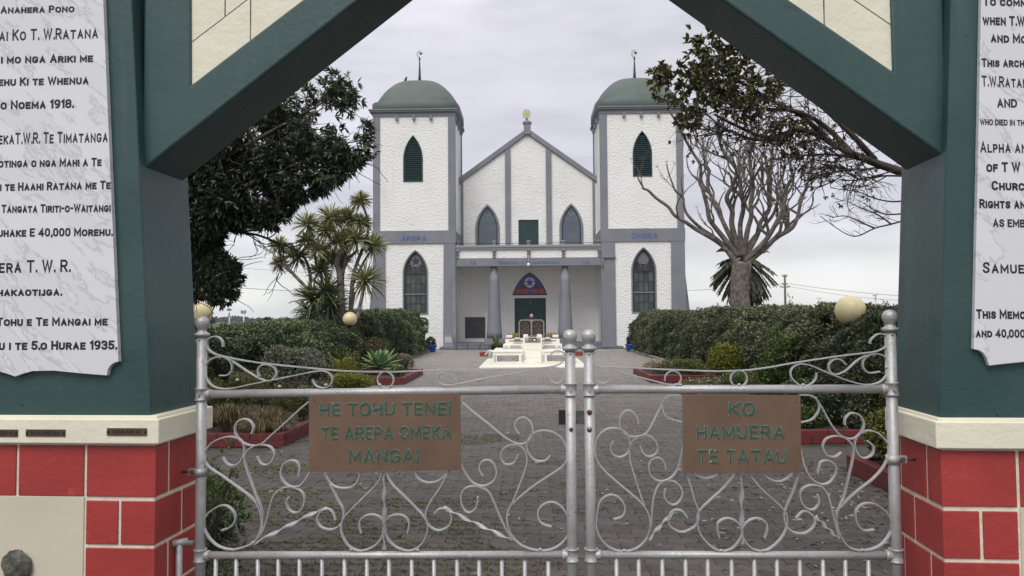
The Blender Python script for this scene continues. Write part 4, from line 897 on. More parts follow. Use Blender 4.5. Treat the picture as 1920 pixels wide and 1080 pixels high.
# stone tablet on the porch wall
p0, p1 = PY(872, 633.5, YGB - .05), PY(909.5, 594.5, YGB - .05)
tb = CB('wall_tablet', MB().box(p0.x, p1.x, YGB - .05, YGB + .02, p0.z, p1.z), mat('slate_tablet', (.05, .05, .055), .5), None, .01)
for k in range(6):
    z0 = p0.z + (p1.z - p0.z) * (k + .04) / 6; z1 = p0.z + (p1.z - p0.z) * (k + .92) / 6
    CB('tablet_course', MB().box(p0.x + .05, p1.x - .05, YGB - .065, YGB - .049, z0 + .02, z1), mat('slate_tablet2', (.075, .075, .08), .5, var=(.05, .05, .055), vscale=5), tb)
# steps of stone blocks
rr = random.Random(3)
for (yf, zt, x0, x1) in ((YT - .62, .14, -3.75, 3.85), (YT - .22, .285, -3.75, 3.85)):
    x = x0
    while x < x1 - .1:
        w_ = rr.uniform(.45, .8); xe = min(x + w_, x1)
        CB('step_stone', MB().box(x + .012, xe - .012, yf + rr.uniform(-.012, .012), yf + .62 if zt < .2 else YT - .021, 0, zt + rr.uniform(-.006, .006)), STONE, None, .015); x = xe
for sd_, pxs in ((-1, (825.5, 857, 833, 849.5)), (1, (1136, 1166, 1142, 1160))):
    a, b, c_, d_ = [cx(p) for p in pxs]
    if sd_ < 0:
        fs_ = CB('foundation_stone', MB().prism([(c_ - .05, .12), (d_ + .08, .12), (d_ - .04, .78), (c_ + .03, .78)], YT - .34, YT - .09), mat('pale_stone', (.25, .25, .29), .6), None, .01)
        CB('inscription_panel', MB().box(c_ + .06, d_ - .05, YT - .35, YT - .341, .36, .66), mat('pale_panel', (.45, .45, .46), .6), fs_)
    CB('tower_step', MB().box(a, b, YT - .5, YT - .14, 0, .12), STONE, None, .01)
CB('downpipe_head', MB().box(cx(1129.5), cx(1155), YT - .16, YT - .062, PY(1140, 483.5, YT).z, PY(1140, 480, YT).z).tube([(cx(1131), YT - .12, PY(1140, 483, YT).z), (cx(1131), YT - .12, cz(505))], .03, 8), TRIM)
# ================================================================== MEMORIAL TOMB
MX = 0.13
tomb = empty('white_tomb', (MX, 26, 0), 'tiered white marble tomb with steps and inscribed panels on a pale slab before the porch', 'tomb')
OT = (MX, 26, 0)
def TB(name, mb, m, parent=None, bevel=0): return mb.build(name, m, parent or tomb, bevel, off=OT)
TB('base_slab', MB().box(MX - 1.74, MX + 1.74, 24.35, 29.6, -.002, .05), WHITE, None, .01)
zf = .455; YA = 25.75
blk = TB('lower_tier', MB().box(MX - 1.36, MX - .31, YA, 28.6, .05, zf).box(MX + .31, MX + 1.36, YA, 28.6, .05, zf).box(MX - .31, MX + .31, YA + .7, 28.6, .05, zf), WHITE, None, .01)
TB('tier_cap', MB().box(MX - 1.38, MX - .33, YA - .03, 28.62, zf, zf + .04).box(MX + .33, MX + 1.38, YA - .03, 28.62, zf, zf + .04).box(MX - .329, MX + .329, YA + .66, 28.62, zf, zf + .038), WHITE, None, .008)
for k in range(3): TB('step', MB().box(MX - .30, MX + .30, YA - .02 + k * .22, YA + .7, .051, .05 + .135 * (k + 1) - .002), WHITE, None, .006)
for s_ in (-1, 1):
    x0 = MX + s_ * .48; x1 = MX + s_ * 1.22
    pn = TB('inscribed_panel', MB().box(min(x0, x1), max(x0, x1), YA - .012, YA - .0005, .15, .34), mat('mid_granite', (.13, .13, .135), .4, var=(.17, .17, .17), vscale=60), None)
    tl = MB(); rr = random.Random(5 + s_)
    for r_ in range(6):
        x = min(x0, x1) + (.14 if r_ in (0, 5) else .26 if r_ == 3 else .03); xe = max(x0, x1) - (.14 if r_ in (0, 5) else .26 if r_ == 3 else .03); z = .325 - r_ * .03
        while x < xe:
            w_ = rr.uniform(.008, .02); tl.box(x, x + w_, YA - .0135, YA - .0125, z - .013, z); x += w_ + rr.choice((.003, .003, .012))
    TB('panel_lettering', tl, mat('white_letter', (.6, .6, .6), .5), pn)
    for xx in (.36, 1.29): TB('side_panel', MB().box(MX + s_ * xx - .035, MX + s_ * xx + .035, YA - .008, YA - .0005, .13, .36), mat('pale_grey_panel', (.42, .43, .44), .5))
    for xx in (.43, .85, 1.25): TB('joint', MB().box(MX + s_ * xx - .003, MX + s_ * xx + .003, YA - .003, YA - .0004, .06, .10) if xx != .85 else MB().box(MX + s_ * xx - .003, MX + s_ * xx + .003, YA - .003, YA - .0004, .365, .44), GRANITE)
    # tier two
    a, b = sorted((MX + s_ * .32, MX + s_ * 1.07))
    TB('middle_tier', MB().box(a, b, 27.5, 28.9, zf + .041, .655), WHITE, None, .008)
    TB('tier_panel', MB().box(a + (.1 if s_ > 0 else .26), b - (.26 if s_ > 0 else .1), 27.49, 27.4995, zf + .09, .62), mat('pale_grey_panel', (.42, .43, .44), .5))
    sx = MX + s_ * .96; TB('tier_panel', MB().box(sx - .035, sx + .035, 27.488, 27.4995, zf + .10, .60), mat('pale_grey_panel', (.42, .43, .44), .5))
    TB('tier_ledge', MB().box(a, b, 27.35, 27.49, zf + .041, zf + .075), mat('pale_grey_panel', (.42, .43, .44), .5))
    a, b = sorted((MX + s_ * .32, MX + s_ * 1.0))
    TB('upper_tier', MB().box(a, b, 28.0, 29.2, .656, .83), WHITE, None, .008)
    a2, b2 = sorted((MX + s_ * .34, MX + s_ * .87)); TB('tier_slot', MB().box(a2, b2, 27.985, 27.9995, .755, .785), GRANITE)
    for (xc_, yy, z0, w_, m_) in ((.86, 28.2, .83, .11, WHITE), (.56, 27.9, .79, .09, WHITE)):
        xx = MX + s_ * xc_
        bkk = TB('book_rest', MB().prism([(xx - w_ - .05, z0 + .0), (xx + w_ + .05, z0 + .0), (xx + w_, z0 + .055), (xx - w_, z0 + .055)], yy - .02, yy + .22), GRANITE)
        TB('open_book', MB().box(xx - w_, xx + w_, yy, yy + .2, z0 + .056, z0 + (.15 if xc_ > .7 else .10)), m_, bkk, .008)
hs = TB('head_block', MB().box(MX - .33, MX + .33, 26.6, 28.6, zf + .042, .93).box(MX - .33, MX - .17, 26.6, 28.6, .93, 1.0).box(MX + .17, MX + .33, 26.6, 28.6, .93, 1.0), WHITE, None, .008)
TB('head_panel', MB().box(MX - .27, MX + .27, 26.585, 26.5995, .75, .92), GRANITE, hs)
for k, (x, w_) in enumerate(((-.20, .05), (-.085, .04), (.06, .07), (.205, .05))):
    pp = TB('emblem_panel', MB().box(MX + x - w_, MX + x + w_, 26.57, 26.5845, .80, .905), BLKSTONE if k in (1, 2) else mat('pale_grey_panel', (.42, .43, .44), .5), hs)
    TB('emblem', MB().prism(star(MX + x, .85, .035) if k in (0, 1) else [(MX + x - w_ * .7, .82), (MX + x + w_ * .7, .82), (MX + x + w_ * .5, .87), (MX + x - w_ * .5, .87)], 26.56, 26.5695), WHITE if k in (1, 2) else GRANITE, hs)
TB('emblem_desk', MB().prism([(MX - .15, .93), (MX + .15, .93), (MX + .13, .985), (MX - .13, .985)], 26.62, 26.9), GRANITE, hs)
# double tablet
YD = 29.3
def td(px, py): return PY(px, py, YD)
tabl = empty('double_tablet', (MX, YD, 0), 'dark double memorial tablet in a grey frame with crescent and star, before the church door', 'memorial')
OD = (MX, YD, 0)
x0, x1, xm = td(972.5, 610).x, td(1020.5, 610).x, td(996.5, 610).x; z1 = td(996, 599).z
def rarch(a, b, z0, z1, c_): return [(a, z0), (a, z1 - c_), (a + c_, z1), (b - c_, z1), (b, z1 - c_), (b, z0)]
h1 = rarch(x0 + .045, xm - .03, .86, z1 - .045, .07); h2 = rarch(xm + .03, x1 - .045, .86, z1 - .045, .07)
MB().prism(rarch(x0, x1, .0, z1, .09), YD, YD + .12, [h1, h2]).build('tablet_frame', mat('frame_stone', (.22, .225, .22), .5), tabl, off=OD)
rr = random.Random(11)
for hp in (h1, h2):
    t_ = MB().prism(hp, YD + .03, YD + .08).build('tablet', BLKSTONE, tabl, off=OD); tl = MB()
    a, b = hp[0][0], hp[-1][0]; z = z1 - .1; r_ = 0
    while z > .92:
        m_ = rr.choice((.03, .03, .05, .09)) if r_ != 2 else .14; x = a + m_; xe = b - m_
        while x < xe:
            w_ = rr.uniform(.008, .03); tl.box(x, x + w_, YD + .027, YD + .0295, z - .010, z); x += w_ + rr.choice((.006, .008, .02))
        z -= .036; r_ += 1
    tl.build('gold_lettering', GOLD, t_, off=OD)
zc5 = td(996, 592).z; cm = [(xm + .075 * math.cos(R(a_)), zc5 + .075 * math.sin(R(a_))) for a_ in range(160, 381, 20)] + [(xm + .06 * math.cos(R(a_)), zc5 + .022 + .06 * math.sin(R(a_))) for a_ in range(375, 159, -20)]
MB().prism(cm, YD + .04, YD + .07).build('crescent', mat('copper_emblem', (.45, .2, .1), .4), tabl, off=OD)
MB().prism(star(xm, zc5 + .03, .06), YD + .035, YD + .075).build('star', WHITE, tabl, off=OD)
MB().tube([(x0 + .15, YD + .06, z1), ((x0 + xm) / 2 + .1, YD + .06, z1 + .05), (xm - .06, YD + .06, z1 + .06)], .012, 6).tube([(x1 - .15, YD + .06, z1), ((x1 + xm) / 2 - .1, YD + .06, z1 + .05), (xm + .06, YD + .06, z1 + .06)], .012, 6).build('top_scroll', BLACKM, tabl, off=OD)

# ================================================================== PAVERS
PL, PW, AM = .228, .117, .025
def pav_outline():
    fr_ = [(0, 0), (.125, AM), (.375, -AM), (.5, 0), (.625, AM), (.875, -AM), (1, 0)]
    g = .0022; lo = [(-PL / 2 + g + (PL - 2 * g) * f, -PW / 2 + g + a) for f, a in fr_]; hi = [(x, y + PW - 2 * g) for x, y in lo][::-1]
    return lo + hi
OUT = pav_outline(); NO = len(OUT)
def pv(cx_, cy, dz, tx, ty, sc_=.965):
    lo = [(cx_ + x, cy + y, -.02) for x, y in OUT]; mdl = [(cx_ + x, cy + y, -.0025 + dz + x * tx + y * ty) for x, y in OUT]; hi = [(cx_ + x * sc_, cy + y * .93, dz + x * tx + y * ty) for x, y in OUT]
    return lo + mdl + hi
PF = [(i, (i + 1) % NO, NO + (i + 1) % NO, NO + i) for i in range(NO)] + [(NO + i, NO + (i + 1) % NO, 2 * NO + (i + 1) % NO, 2 * NO + i) for i in range(NO)]
cap = []
for i in range(6): cap.append((2 * NO + i, 2 * NO + i + 1, 2 * NO + 12 - i, 2 * NO + 13 - i))
PF += cap
def xlim(Y):
    if Y < 9.4: return (-3.35 if Y > 5.5 else -2.9, 3.24)
    if Y < 16: return (-3.12, 3.2)
    if Y < 22: return (-3.08, 3.0)
    return (-4.7, 4.8)
cells = []; r_ = 0; Y = 3.3
while Y < 39.2:
    xa, xb = (-6.3, 6.3) if (16.2 < Y < 18.4) or (8.1 < Y < 9.4) else xlim(Y)
    x = xa + (PL / 2 if r_ % 2 else 0)
    while x < xb: cells.append((x, Y)); x += PL
    Y += PW; r_ += 1
def vis(c_):
    d_ = Vector((c_[0], c_[1], 0)) - EYE; l = CAMR.transposed() @ d_
    return abs(l.x / l.z) < .70 and abs(l.y / l.z) < .40
near = sorted([c_ for c_ in cells if vis(c_)], key=lambda c_: c_[0] ** 2 + c_[1] ** 2)[:300]; ns = set(near)
rest = [c_ for c_ in cells if c_ not in ns]
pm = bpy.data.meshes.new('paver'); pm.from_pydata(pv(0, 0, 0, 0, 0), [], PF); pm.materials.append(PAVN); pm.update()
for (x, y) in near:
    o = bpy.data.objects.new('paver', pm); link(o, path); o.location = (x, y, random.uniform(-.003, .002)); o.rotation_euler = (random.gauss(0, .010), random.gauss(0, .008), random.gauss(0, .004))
V_ = []; F_ = []; rn = []
for (x, y) in rest:
    k = len(V_); V_ += pv(x, y, random.uniform(-.003, .002), random.gauss(0, .008), random.gauss(0, .010)); F_ += [tuple(i + k for i in f) for f in PF]; rn += [min(1, max(0, (y - 7.5) / 18) * .8 + random.random() * .22)] * len(PF)  # paler with distance: wear plus low-angle sheen put into the colour
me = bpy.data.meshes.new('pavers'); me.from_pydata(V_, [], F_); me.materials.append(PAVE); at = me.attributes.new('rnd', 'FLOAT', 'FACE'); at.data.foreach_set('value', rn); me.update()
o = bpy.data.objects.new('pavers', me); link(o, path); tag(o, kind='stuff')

# ================================================================== LEAF CLOUDS
def unit(a): return a / np.maximum(np.linalg.norm(a, axis=1, keepdims=True), 1e-9)
def leaves(name, m, base, dirs, ln, wd_, parent=None, shade=None, fold=.25, seg=1, droop=0.0):
    """one small folded leaf (two triangles) from each base point along dirs; seg=2 gives a long bending blade"""
    n = len(base); dirs = unit(dirs); ln = np.broadcast_to(ln, (n,))[:, None]; wd_ = np.broadcast_to(wd_, (n,))[:, None]
    ref = unit(RNG.normal(size=(n, 3)) * .6 + np.array([[0, 0, 1.0]])); side = unit(np.cross(dirs, ref)); nor = np.cross(side, dirs)
    rnd_ = RNG.random(n) if shade is None else np.clip(shade + RNG.normal(size=n) * .16, 0, 1)
    if seg == 1:
        mid = base + dirs * ln * .5
        P = np.stack([base, mid + side * wd_ / 2 + nor * wd_ * fold, base + dirs * ln - nor * ln * .08, mid - side * wd_ / 2 + nor * wd_ * fold], 1).reshape(-1, 3)
        idx = np.arange(n)[:, None] * 4; T = np.concatenate([idx + np.array([[0, 1, 2]]), idx + np.array([[0, 2, 3]])], 1).reshape(-1, 3); rf = np.repeat(rnd_, 2)
    else:
        dn = np.array([[0, 0, -1.0]]); m1 = base + dirs * ln * .45; m2 = base + dirs * ln * .8 + dn * droop * ln * .25; tip = base + dirs * ln + dn * droop * ln * .7
        P = np.stack([base + side * wd_ * .35, base - side * wd_ * .35, m1 + side * wd_ / 2, m1 - side * wd_ / 2, m2 + side * wd_ * .32, m2 - side * wd_ * .32, tip], 1).reshape(-1, 3)
        idx = np.arange(n)[:, None] * 7; T = np.concatenate([idx + np.array([t]) for t in ([0, 1, 3], [0, 3, 2], [2, 3, 5], [2, 5, 4], [4, 5, 6])], 1).reshape(-1, 3); rf = np.repeat(rnd_, 5)
    me = bpy.data.meshes.new(name); me.vertices.add(len(P)); me.vertices.foreach_set('co', P.ravel())
    nt_ = len(T); me.loops.add(nt_ * 3); me.loops.foreach_set('vertex_index', T.ravel().astype(np.int32)); me.polygons.add(nt_); me.polygons.foreach_set('loop_start', np.arange(0, nt_ * 3, 3, dtype=np.int32))
    try: me.polygons.foreach_set('loop_total', np.full(nt_, 3, dtype=np.int32))
    except Exception: pass
    at = me.attributes.new('rnd', 'FLOAT', 'FACE'); at.data.foreach_set('value', rf.astype(np.float32)); me.materials.append(m); me.update(calc_edges=True); me.validate()
    o = bpy.data.objects.new(name, me); link(o, parent); return o
_fr = RNG.normal(size=(9, 3)); _ph = RNG.random(9) * 6.28
def nz(P, s):
    r_ = 0
    for i in range(9): r_ = r_ + np.sin(P @ (_fr[i] * s * (1 + .35 * i)) + _ph[i]) / (1 + .3 * i)
    return r_ / 3.2
def rosettes(C, axis, k, spread=1.0):
    n = len(C); B = np.repeat(C, k, 0); a = np.repeat(unit(axis), k, 0); d = unit(a + spread * unit(RNG.normal(size=(n * k, 3)))); return B, d
def blob_points(n, blobs, thr=-.3, s=2.2, inner=.45):
    """points in the shells of ellipsoids with noise-cut gaps"""
    out = []; ax = []; wts = np.array([b[1][0] * b[1][1] * b[1][2] for b in blobs]) ** .67; wts /= wts.sum()
    for (c_, r_), w_ in zip(blobs, wts):
        m_ = int(n * w_) + 1; d = unit(RNG.normal(size=(m_, 3))); u = (inner + (1 - inner) * RNG.random((m_, 1)) ** .6); P = np.array(c_) + d * np.array(r_) * u * (1 + .16 * nz(d * 1.5 + np.array(c_), 2.0))[:, None]
        out.append(P); ax.append(d)
    P = np.concatenate(out); d = np.concatenate(ax); keep = nz(P, s) > thr; return P[keep], d[keep]

# ------------------------------------------------------------------ hedges
def hedge(name, label, group, x0, x1, y0, y1, h, n, leaf=.055, bulge=.18, tophump=.12, sprigs=40, mat_=None, face=0):
    root = empty(name, ((x0 + x1) / 2, (y0 + y1) / 2, 0), label, 'hedge', group)
    off = np.array([(x0 + x1) / 2, (y0 + y1) / 2, 0])
    W_, D_ = (x1 - x0) / 2, (y1 - y0) / 2
    # superellipse cross-section surface
    t = RNG.random(n) * math.pi * 2; hh = RNG.random(n)
    e = 5.0; ct, st = np.cos(t), np.sin(t)
    # sample the perimeter evenly by length (long sides dominate)
    per = RNG.random(n); L1 = 2 * D_; L2 = 2 * W_; tot = 2 * L1 + 2 * L2; pp = per * tot
    X = np.where(pp < L1, -W_, np.where(pp < 2 * L1, W_, np.where(pp < 2 * L1 + L2, (pp - 2 * L1) - W_, (pp - 2 * L1 - L2) - W_)))
    Yy = np.where(pp < L1, pp - D_, np.where(pp < 2 * L1, pp - L1 - D_, np.where(pp < 2 * L1 + L2, -D_, D_)))
    Z = hh ** .8 * h
    topm = RNG.random(n) < (L2 * .9) / (2 * h + L2 * .9)
    X = np.where(topm, (RNG.random(n) * 2 - 1) * W_, X); Yy = np.where(topm, (RNG.random(n) * 2 - 1) * D_, Yy); Z = np.where(topm, h, Z)
    # round the corners
    ax = np.abs(X) / W_; az = Z / h; ay = np.abs(Yy) / D_
    f = 1 - .16 * np.clip(ax, 0, 1) ** 4 * np.clip(az, 0, 1) ** 4; 
    P = np.stack([X * f, Yy * (1 - .10 * az ** 4 * (ay ** 8)), Z * (1 - .10 * ax ** 6)], 1)
    nrm = np.stack([np.where(topm, .2 * X / W_, X / W_ * (ax > .95)), np.where(ay > .97, np.sign(Yy), 0), np.where(topm, 1.0, .25 + .0 * Z)], 1); nrm = unit(nrm + 1e-6)
    Pw = P + off
    P[:, 2] *= (1 + .055 * nz(np.stack([Pw[:, 0] * .3, Pw[:, 1], 0 * Pw[:, 0]], 1), .9) + .03 * nz(Pw * np.array([1, 1, 0]), 2.6))
    bump_ = .12 * nz(Pw, .7) + bulge * nz(Pw, 1.5) + bulge * .55 * nz(Pw + 7, 4.2) + .04 * nz(Pw, 11)
    P = P + nrm * bump_[:, None]; P[:, 2] = np.clip(P[:, 2], .03, h + .17 + .10 * nz(Pw, 2.2) + .05 * nz(Pw, 6)); P = P - nrm * (RNG.random(n) ** 2 * .14)[:, None]
    shade = .50 + .22 * nz(Pw + 3, 3) + .1 * (P[:, 2] / h - .5) + bump_ * .9  # hollows darker, bulges and tops lighter: light and shade put into leaf colour
    B, d = rosettes(P, nrm + .35 * RNG.normal(size=(n, 3)) + np.array([[0, 0, .35]]), 3, .9)
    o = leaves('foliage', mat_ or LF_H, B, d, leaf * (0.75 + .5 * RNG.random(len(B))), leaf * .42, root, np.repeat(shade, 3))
    # solid dark box added inside, stops the view through the leaves
    core = MB(); core.box(-W_ * .68, W_ * .68, -D_ + .42, D_ - .42, 0, h * .78); co = core.build('dark_core', mat('hedge_core', (.012, .015, .009), 1), root)
    # stray sprigs on the top
    if sprigs:
        m_ = sprigs; C = np.stack([(RNG.random(m_) * 2 - 1) * W_ * .9, (RNG.random(m_) * 2 - 1) * D_ * .97, np.full(m_, h * .98)], 1); Bs = []; ds = []
        for c_ in C:
            hh_ = RNG.uniform(.06, .26) * (1 if RNG.random() < .9 else 1.6); k = int(hh_ / .018); ln_ = unit(np.array([[RNG.normal() * .25, RNG.normal() * .25, 1]]))[0]
            tt = RNG.random(k); Bs.append(c_ + ln_ * (tt * hh_)[:, None]); ds.append(unit(RNG.normal(size=(k, 3)) + ln_ * .7))
        leaves('sprig', mat_ or LF_H, np.concatenate(Bs), np.concatenate(ds), leaf * 1.0, leaf * .38, root)
    return root
LF_H2 = leafmat('hedge_leaf_olive', (.020, .028, .014), (.095, .115, .055), (.25, .25, .14), .5)
hedge('hedge', 'long clipped green hedge left of the path, between the left pier and the cabbage tree', 'hedges beside the path', -7.0, -5.05, 8.5, 23.4, 1.38, 80000, .062, .33, sprigs=190)
hedge('hedge', 'rounded dense hedge bush against the left tower, next to the blue pot', 'hedges beside the path', -7.3, -4.95, 24.4, 36.2, 1.80, 46000, .078, .34, sprigs=60)
hedge('hedge', 'tall dark hedge right of the path, running from the right tower towards the gate', 'hedges beside the path', 4.98, 7.0, 14.2, 37.0, 1.66, 90000, .07, .34, sprigs=220, mat_=LF_H2)
hedge('hedge', 'near end of the right hedge, round the post of the large globe lamp', 'hedges beside the path', 4.20, 7.0, 9.9, 14.1, 1.60, 46000, .06, .24, sprigs=110, mat_=LF_H2)

# ------------------------------------------------------------------ bushes
def bush(name, label, cat, x, y, r_, h, n, m_, leaf=.05, wr_=.45, thr=-.5, z0=.0, k=4, spread=.9, group=None, inner=.5, up=.4, flowers=None, lumps=5):
    root = empty(name, (x, y, 0), label, cat, group); rr_ = random.Random(int(x * 100 + y * 10)); bl = [((0, 0, z0 + h * .48), (r_, r_, h * .52))]
    for i in range(lumps): a_ = rr_.uniform(0, 6.28); bl.append(((math.cos(a_) * r_ * .55, math.sin(a_) * r_ * .55, z0 + h * rr_.uniform(.35, .68)), (r_ * .5, r_ * .5, h * rr_.uniform(.28, .4))))
    P, d = blob_points(n, bl, thr, 6 / max(r_, .2) * .5, inner); P[:, 2] = np.maximum(P[:, 2], z0 + .02)
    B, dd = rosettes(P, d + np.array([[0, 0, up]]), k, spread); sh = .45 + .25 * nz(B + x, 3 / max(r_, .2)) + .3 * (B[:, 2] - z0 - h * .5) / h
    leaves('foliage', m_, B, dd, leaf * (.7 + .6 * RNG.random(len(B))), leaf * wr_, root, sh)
    st = MB()
    for i in range(5): a_ = rr_.uniform(0, 6.28); st.tube([(0, 0, 0), (math.cos(a_) * r_ * .3, math.sin(a_) * r_ * .3, z0 + h * .4), (math.cos(a_) * r_ * .6, math.sin(a_) * r_ * .6, z0 + h * .75)], [.02, .014, .006], 5)
    st.build('stem', BARKD, root)
    if flowers:
        fm, fn, fs = flowers; P2, d2 = blob_points(fn, bl, -2, 3, .97); keep = P2[:, 2] > z0 + h * .5; P2, d2 = P2[keep], d2[keep]; B2, dd2 = rosettes(P2 + d2 * .02, d2 + np.array([[0, 0, .6]]), 4, .8)
        tag(leaves('flowers', fm, B2, dd2, fs, fs * .8, root), kind='stuff')
    return root
def tussock(name, label, x, y, r_, h, n, m_, lean=.8, z0=.12, w=.006, group=None):
    root = empty(name, (x, y, 0), label, 'grass tussock', group); a_ = RNG.random(n) * 6.28; q_ = RNG.random(n) ** .6
    base = np.stack([np.cos(a_) * q_ * r_ * .25, np.sin(a_) * q_ * r_ * .25, np.full(n, z0)], 1); out = np.stack([np.cos(a_) * q_ * lean, np.sin(a_) * q_ * lean, np.ones(n)], 1) + RNG.normal(size=(n, 3)) * .12
    leaves('blade', m_, base, out, h * (.7 + .5 * RNG.random(n)), w, root, seg=2, droop=.8); return root
def px2(px, py, z=0): p = PG(px, py, z); return p.x, p.y

# raised beds edged with red painted blocks
def bed(label, x0, x1, y0, y1, sides, h=.17, m_=REDK, soil=True, bl=.42, w=.11, courses=2):
    root = empty('raised_bed', ((x0 + x1) / 2, (y0 + y1) / 2, 0), label, 'flower bed', 'raised flower beds'); off = ((x0 + x1) / 2, (y0 + y1) / 2, 0)
    if soil: MB().box(x0 + w, x1 - w, y0 + w, y1 - w, 0, h - .04).build('soil', SOIL, root, off=off)
    rr_ = random.Random(2)
    def run(a, b, along, c0_, c1_):
        for cz_ in range(courses):
            z0, z1 = h * cz_ / courses, h * (cz_ + 1) / courses; p = a - (bl / 2 if cz_ % 2 else 0)
            while p < b - .01:
                s0, s1 = max(p, a), min(p + bl, b); p += bl
                if s1 - s0 < .03: continue
                j = rr_.uniform(-.003, .003); g = .003
                if along == 'x': MB().box(s0 + g, s1 - g, c0_ + j, c1_ + j, z0 + .0, z1 - .003).build('edging_block', m_, root, .004, off=off)
                else: MB().box(c0_ + j, c1_ + j, s0 + g, s1 - g, z0 + .0, z1 - .003).build('edging_block', m_, root, .004, off=off)
    if 'f' in sides: run(x0, x1, 'x', y0, y0 + w)
    if 'b' in sides: run(x0, x1, 'x', y1 - w, y1)
    if 'l' in sides: run(y0 + w + .001, y1 - w - .001, 'y', x0, x0 + w)
    if 'r' in sides: run(y0 + w + .001, y1 - w - .001, 'y', x1 - w, x1)
    return root
bed('red edged bed of brown tussocks on the left, nearest the gate', -5.0, -3.10, 9.55, 15.6, 'frb')
bed('red edged bed under the agave on the left, middle distance', -5.0, -3.06, 18.55, 21.9, 'frb')
bed('red edged bed of pale flowers on the right, middle distance', 2.98, 5.0, 18.8, 21.9, 'flb')
bed('dark red edged bed behind the narrower gate leaf on the right', 3.12, 5.0, 9.65, 15.8, 'flb')
bed('red block edged bed of golden juniper close to the right pier', 3.26, 5.2, 4.2, 7.95, 'flb')
for s_, lab in ((-1, 'low grey concrete kerb beside the left hedge bush'), (1, 'low grey concrete kerb beside the right hedge')):
    kr_ = MB().box(s_ * 4.82 - .07, s_ * 4.82 + .07, 22.4, 37.6, -.02, .11).build('kerb', CONC, None, .015); tag(kr_, kind='structure')
sheet('garden_soil', SOIL, -12, -4.86, 3, 39, .002); sheet('garden_soil', SOIL, 4.88, 12, 3, 39, .002)

bush('grey_shrub', 'grey green variegated shrub in front of the left hedge', 'shrub', -4.45, 14.4, .62, 1.0, 6200, LF_S, .05, .4, -.9, .1, lumps=9)
bush('golden_shrub', 'low bright yellow green shrub left of the agave', 'shrub', -3.85, 16.2, .55, .36, 4200, LF_Y, .035, .5, -.7, .1)
bush('golden_shrub', 'little yellow green shrub behind the low golden one on the left', 'shrub', -4.35, 17.6, .34, .62, 1600, LF_Y, .035, .5, -.6, .1)
bush('flowering_shrub', 'rusty orange leaved bush between the agave and the left hedge bush', 'shrub', -4.75, 22.6, .62, 1.0, 3800, leafmat('rusty_leaf', (.06, .06, .022), (.14, .12, .04), (.26, .20, .08), .6), .05, .5, -.3, .1, flowers=(leafmat('salmon_petal', (.3, .16, .10), (.42, .24, .17), (.5, .32, .24)), 25, .04))
bush('dark_shrub', 'dark brown green bush left of the agave, below the globe lamp', 'shrub', -4.75, 19.3, .55, .78, 3600, LF_YD, .045, .45, -.3, .1)
bush('small_green_plant', 'small bright green plant with white flowers inside the left bed corner', 'plant', -3.35, 19.3, .17, .28, 500, LF_G, .05, .5, -.8, .14, flowers=(LF_R, 30, .03))
bush('dry_plant', 'orange brown dry plant right of the agave', 'plant', -3.5, 21.2, .28, .48, 900, LF_D, .06, .2, -.6, .14)
bush('heath_plant', 'dull purple brown heath plants along the left bed front', 'plant', -4.1, 14.0, .38, .34, 1500, leafmat('heath_leaf', (.09, .07, .05), (.19, .14, .10), (.32, .24, .20), .7), .04, .3, -.6, .14)
bush('straggly_shrub', 'straggly pale stemmed yellow flowered shrub behind the brown tussocks', 'shrub', -4.1, 11.6, .62, .72, 2600, leafmat('straggle_leaf', (.08, .08, .035), (.20, .18, .08), (.38, .36, .2), .6), .06, .16, -.1, .14, k=5, flowers=(LF_Y, 60, .04))
bush('green_shrub', 'bright green low shrub right of the tussocks in the left bed', 'shrub', -3.45, 12.2, .34, .42, 1700, LF_G, .05, .5, -.5, .14, flowers=(LF_R, 30, .03))
tussock('tussock', 'upright brown grass tussock at the left end of the left bed', -4.0, 10.1, .4, .52, 900, LF_B, .55, .14, .007, 'brown tussocks')
tussock('tussock', 'drooping brown grass tussock spilling over the bed corner', -3.45, 9.95, .5, .46, 1200, LF_B, 1.3, .14, .007, 'brown tussocks')
tussock('tussock', 'third brown tussock behind the other two', -3.75, 10.6, .4, .42, 700, LF_B, .9, .14, .007, 'brown tussocks')
# right bed plants
bush('golden_shrub', 'golden conical shrub in front of the right hedge', 'shrub', 4.55, 17.6, .46, .90, 3600, LF_Y, .045, .5, -.4, .1, flowers=(LF_Y, 260, .035))
bush('olive_shrub', 'low olive green spreading shrub beyond the right flower bed', 'shrub', 3.95, 19.9, .62, .40, 3600, LF_YD, .04, .5, -.5, .12)
bush('pale_flower_cushion', 'pale pink and white flower cushion in the corner of the right bed', 'flowers', 3.42, 20.3, .42, .34, 1500, leafmat('pale_cushion', (.20, .17, .12), (.38, .30, .22), (.6, .5, .4), .7), .035, .4, -.6, .12, flowers=(LF_R, 420, .03))
bush('lilac_flower_patch', 'low lilac and white flower patch before the olive shrub', 'flowers', 3.9, 17.0, .55, .22, 1800, LF_YD, .035, .5, -.6, .02, flowers=(leafmat('lilac_petal', (.4, .32, .5), (.6, .52, .66), (.8, .78, .82)), 160, .03))
bush('green_shrub', 'feathery mid green shrub between the golden and the tall leafy shrubs', 'shrub', 4.2, 15.2, .42, .42, 2600, LF_G, .045, .3, -.5, .12)
bush('tall_leafy_shrub', 'tall leafy green shrub with yellow tips behind the narrower gate leaf', 'shrub', 4.15, 12.0, .55, 1.28, 5200, LF_G, .062, .36, -.25, .1, up=.9, flowers=(LF_Y, 60, .05))
bush('shaggy_shrub', 'shaggy olive shrub beside the right gate post', 'shrub', 4.75, 10.6, .62, .8, 4200, LF_YD, .05, .36, -.3, .1)
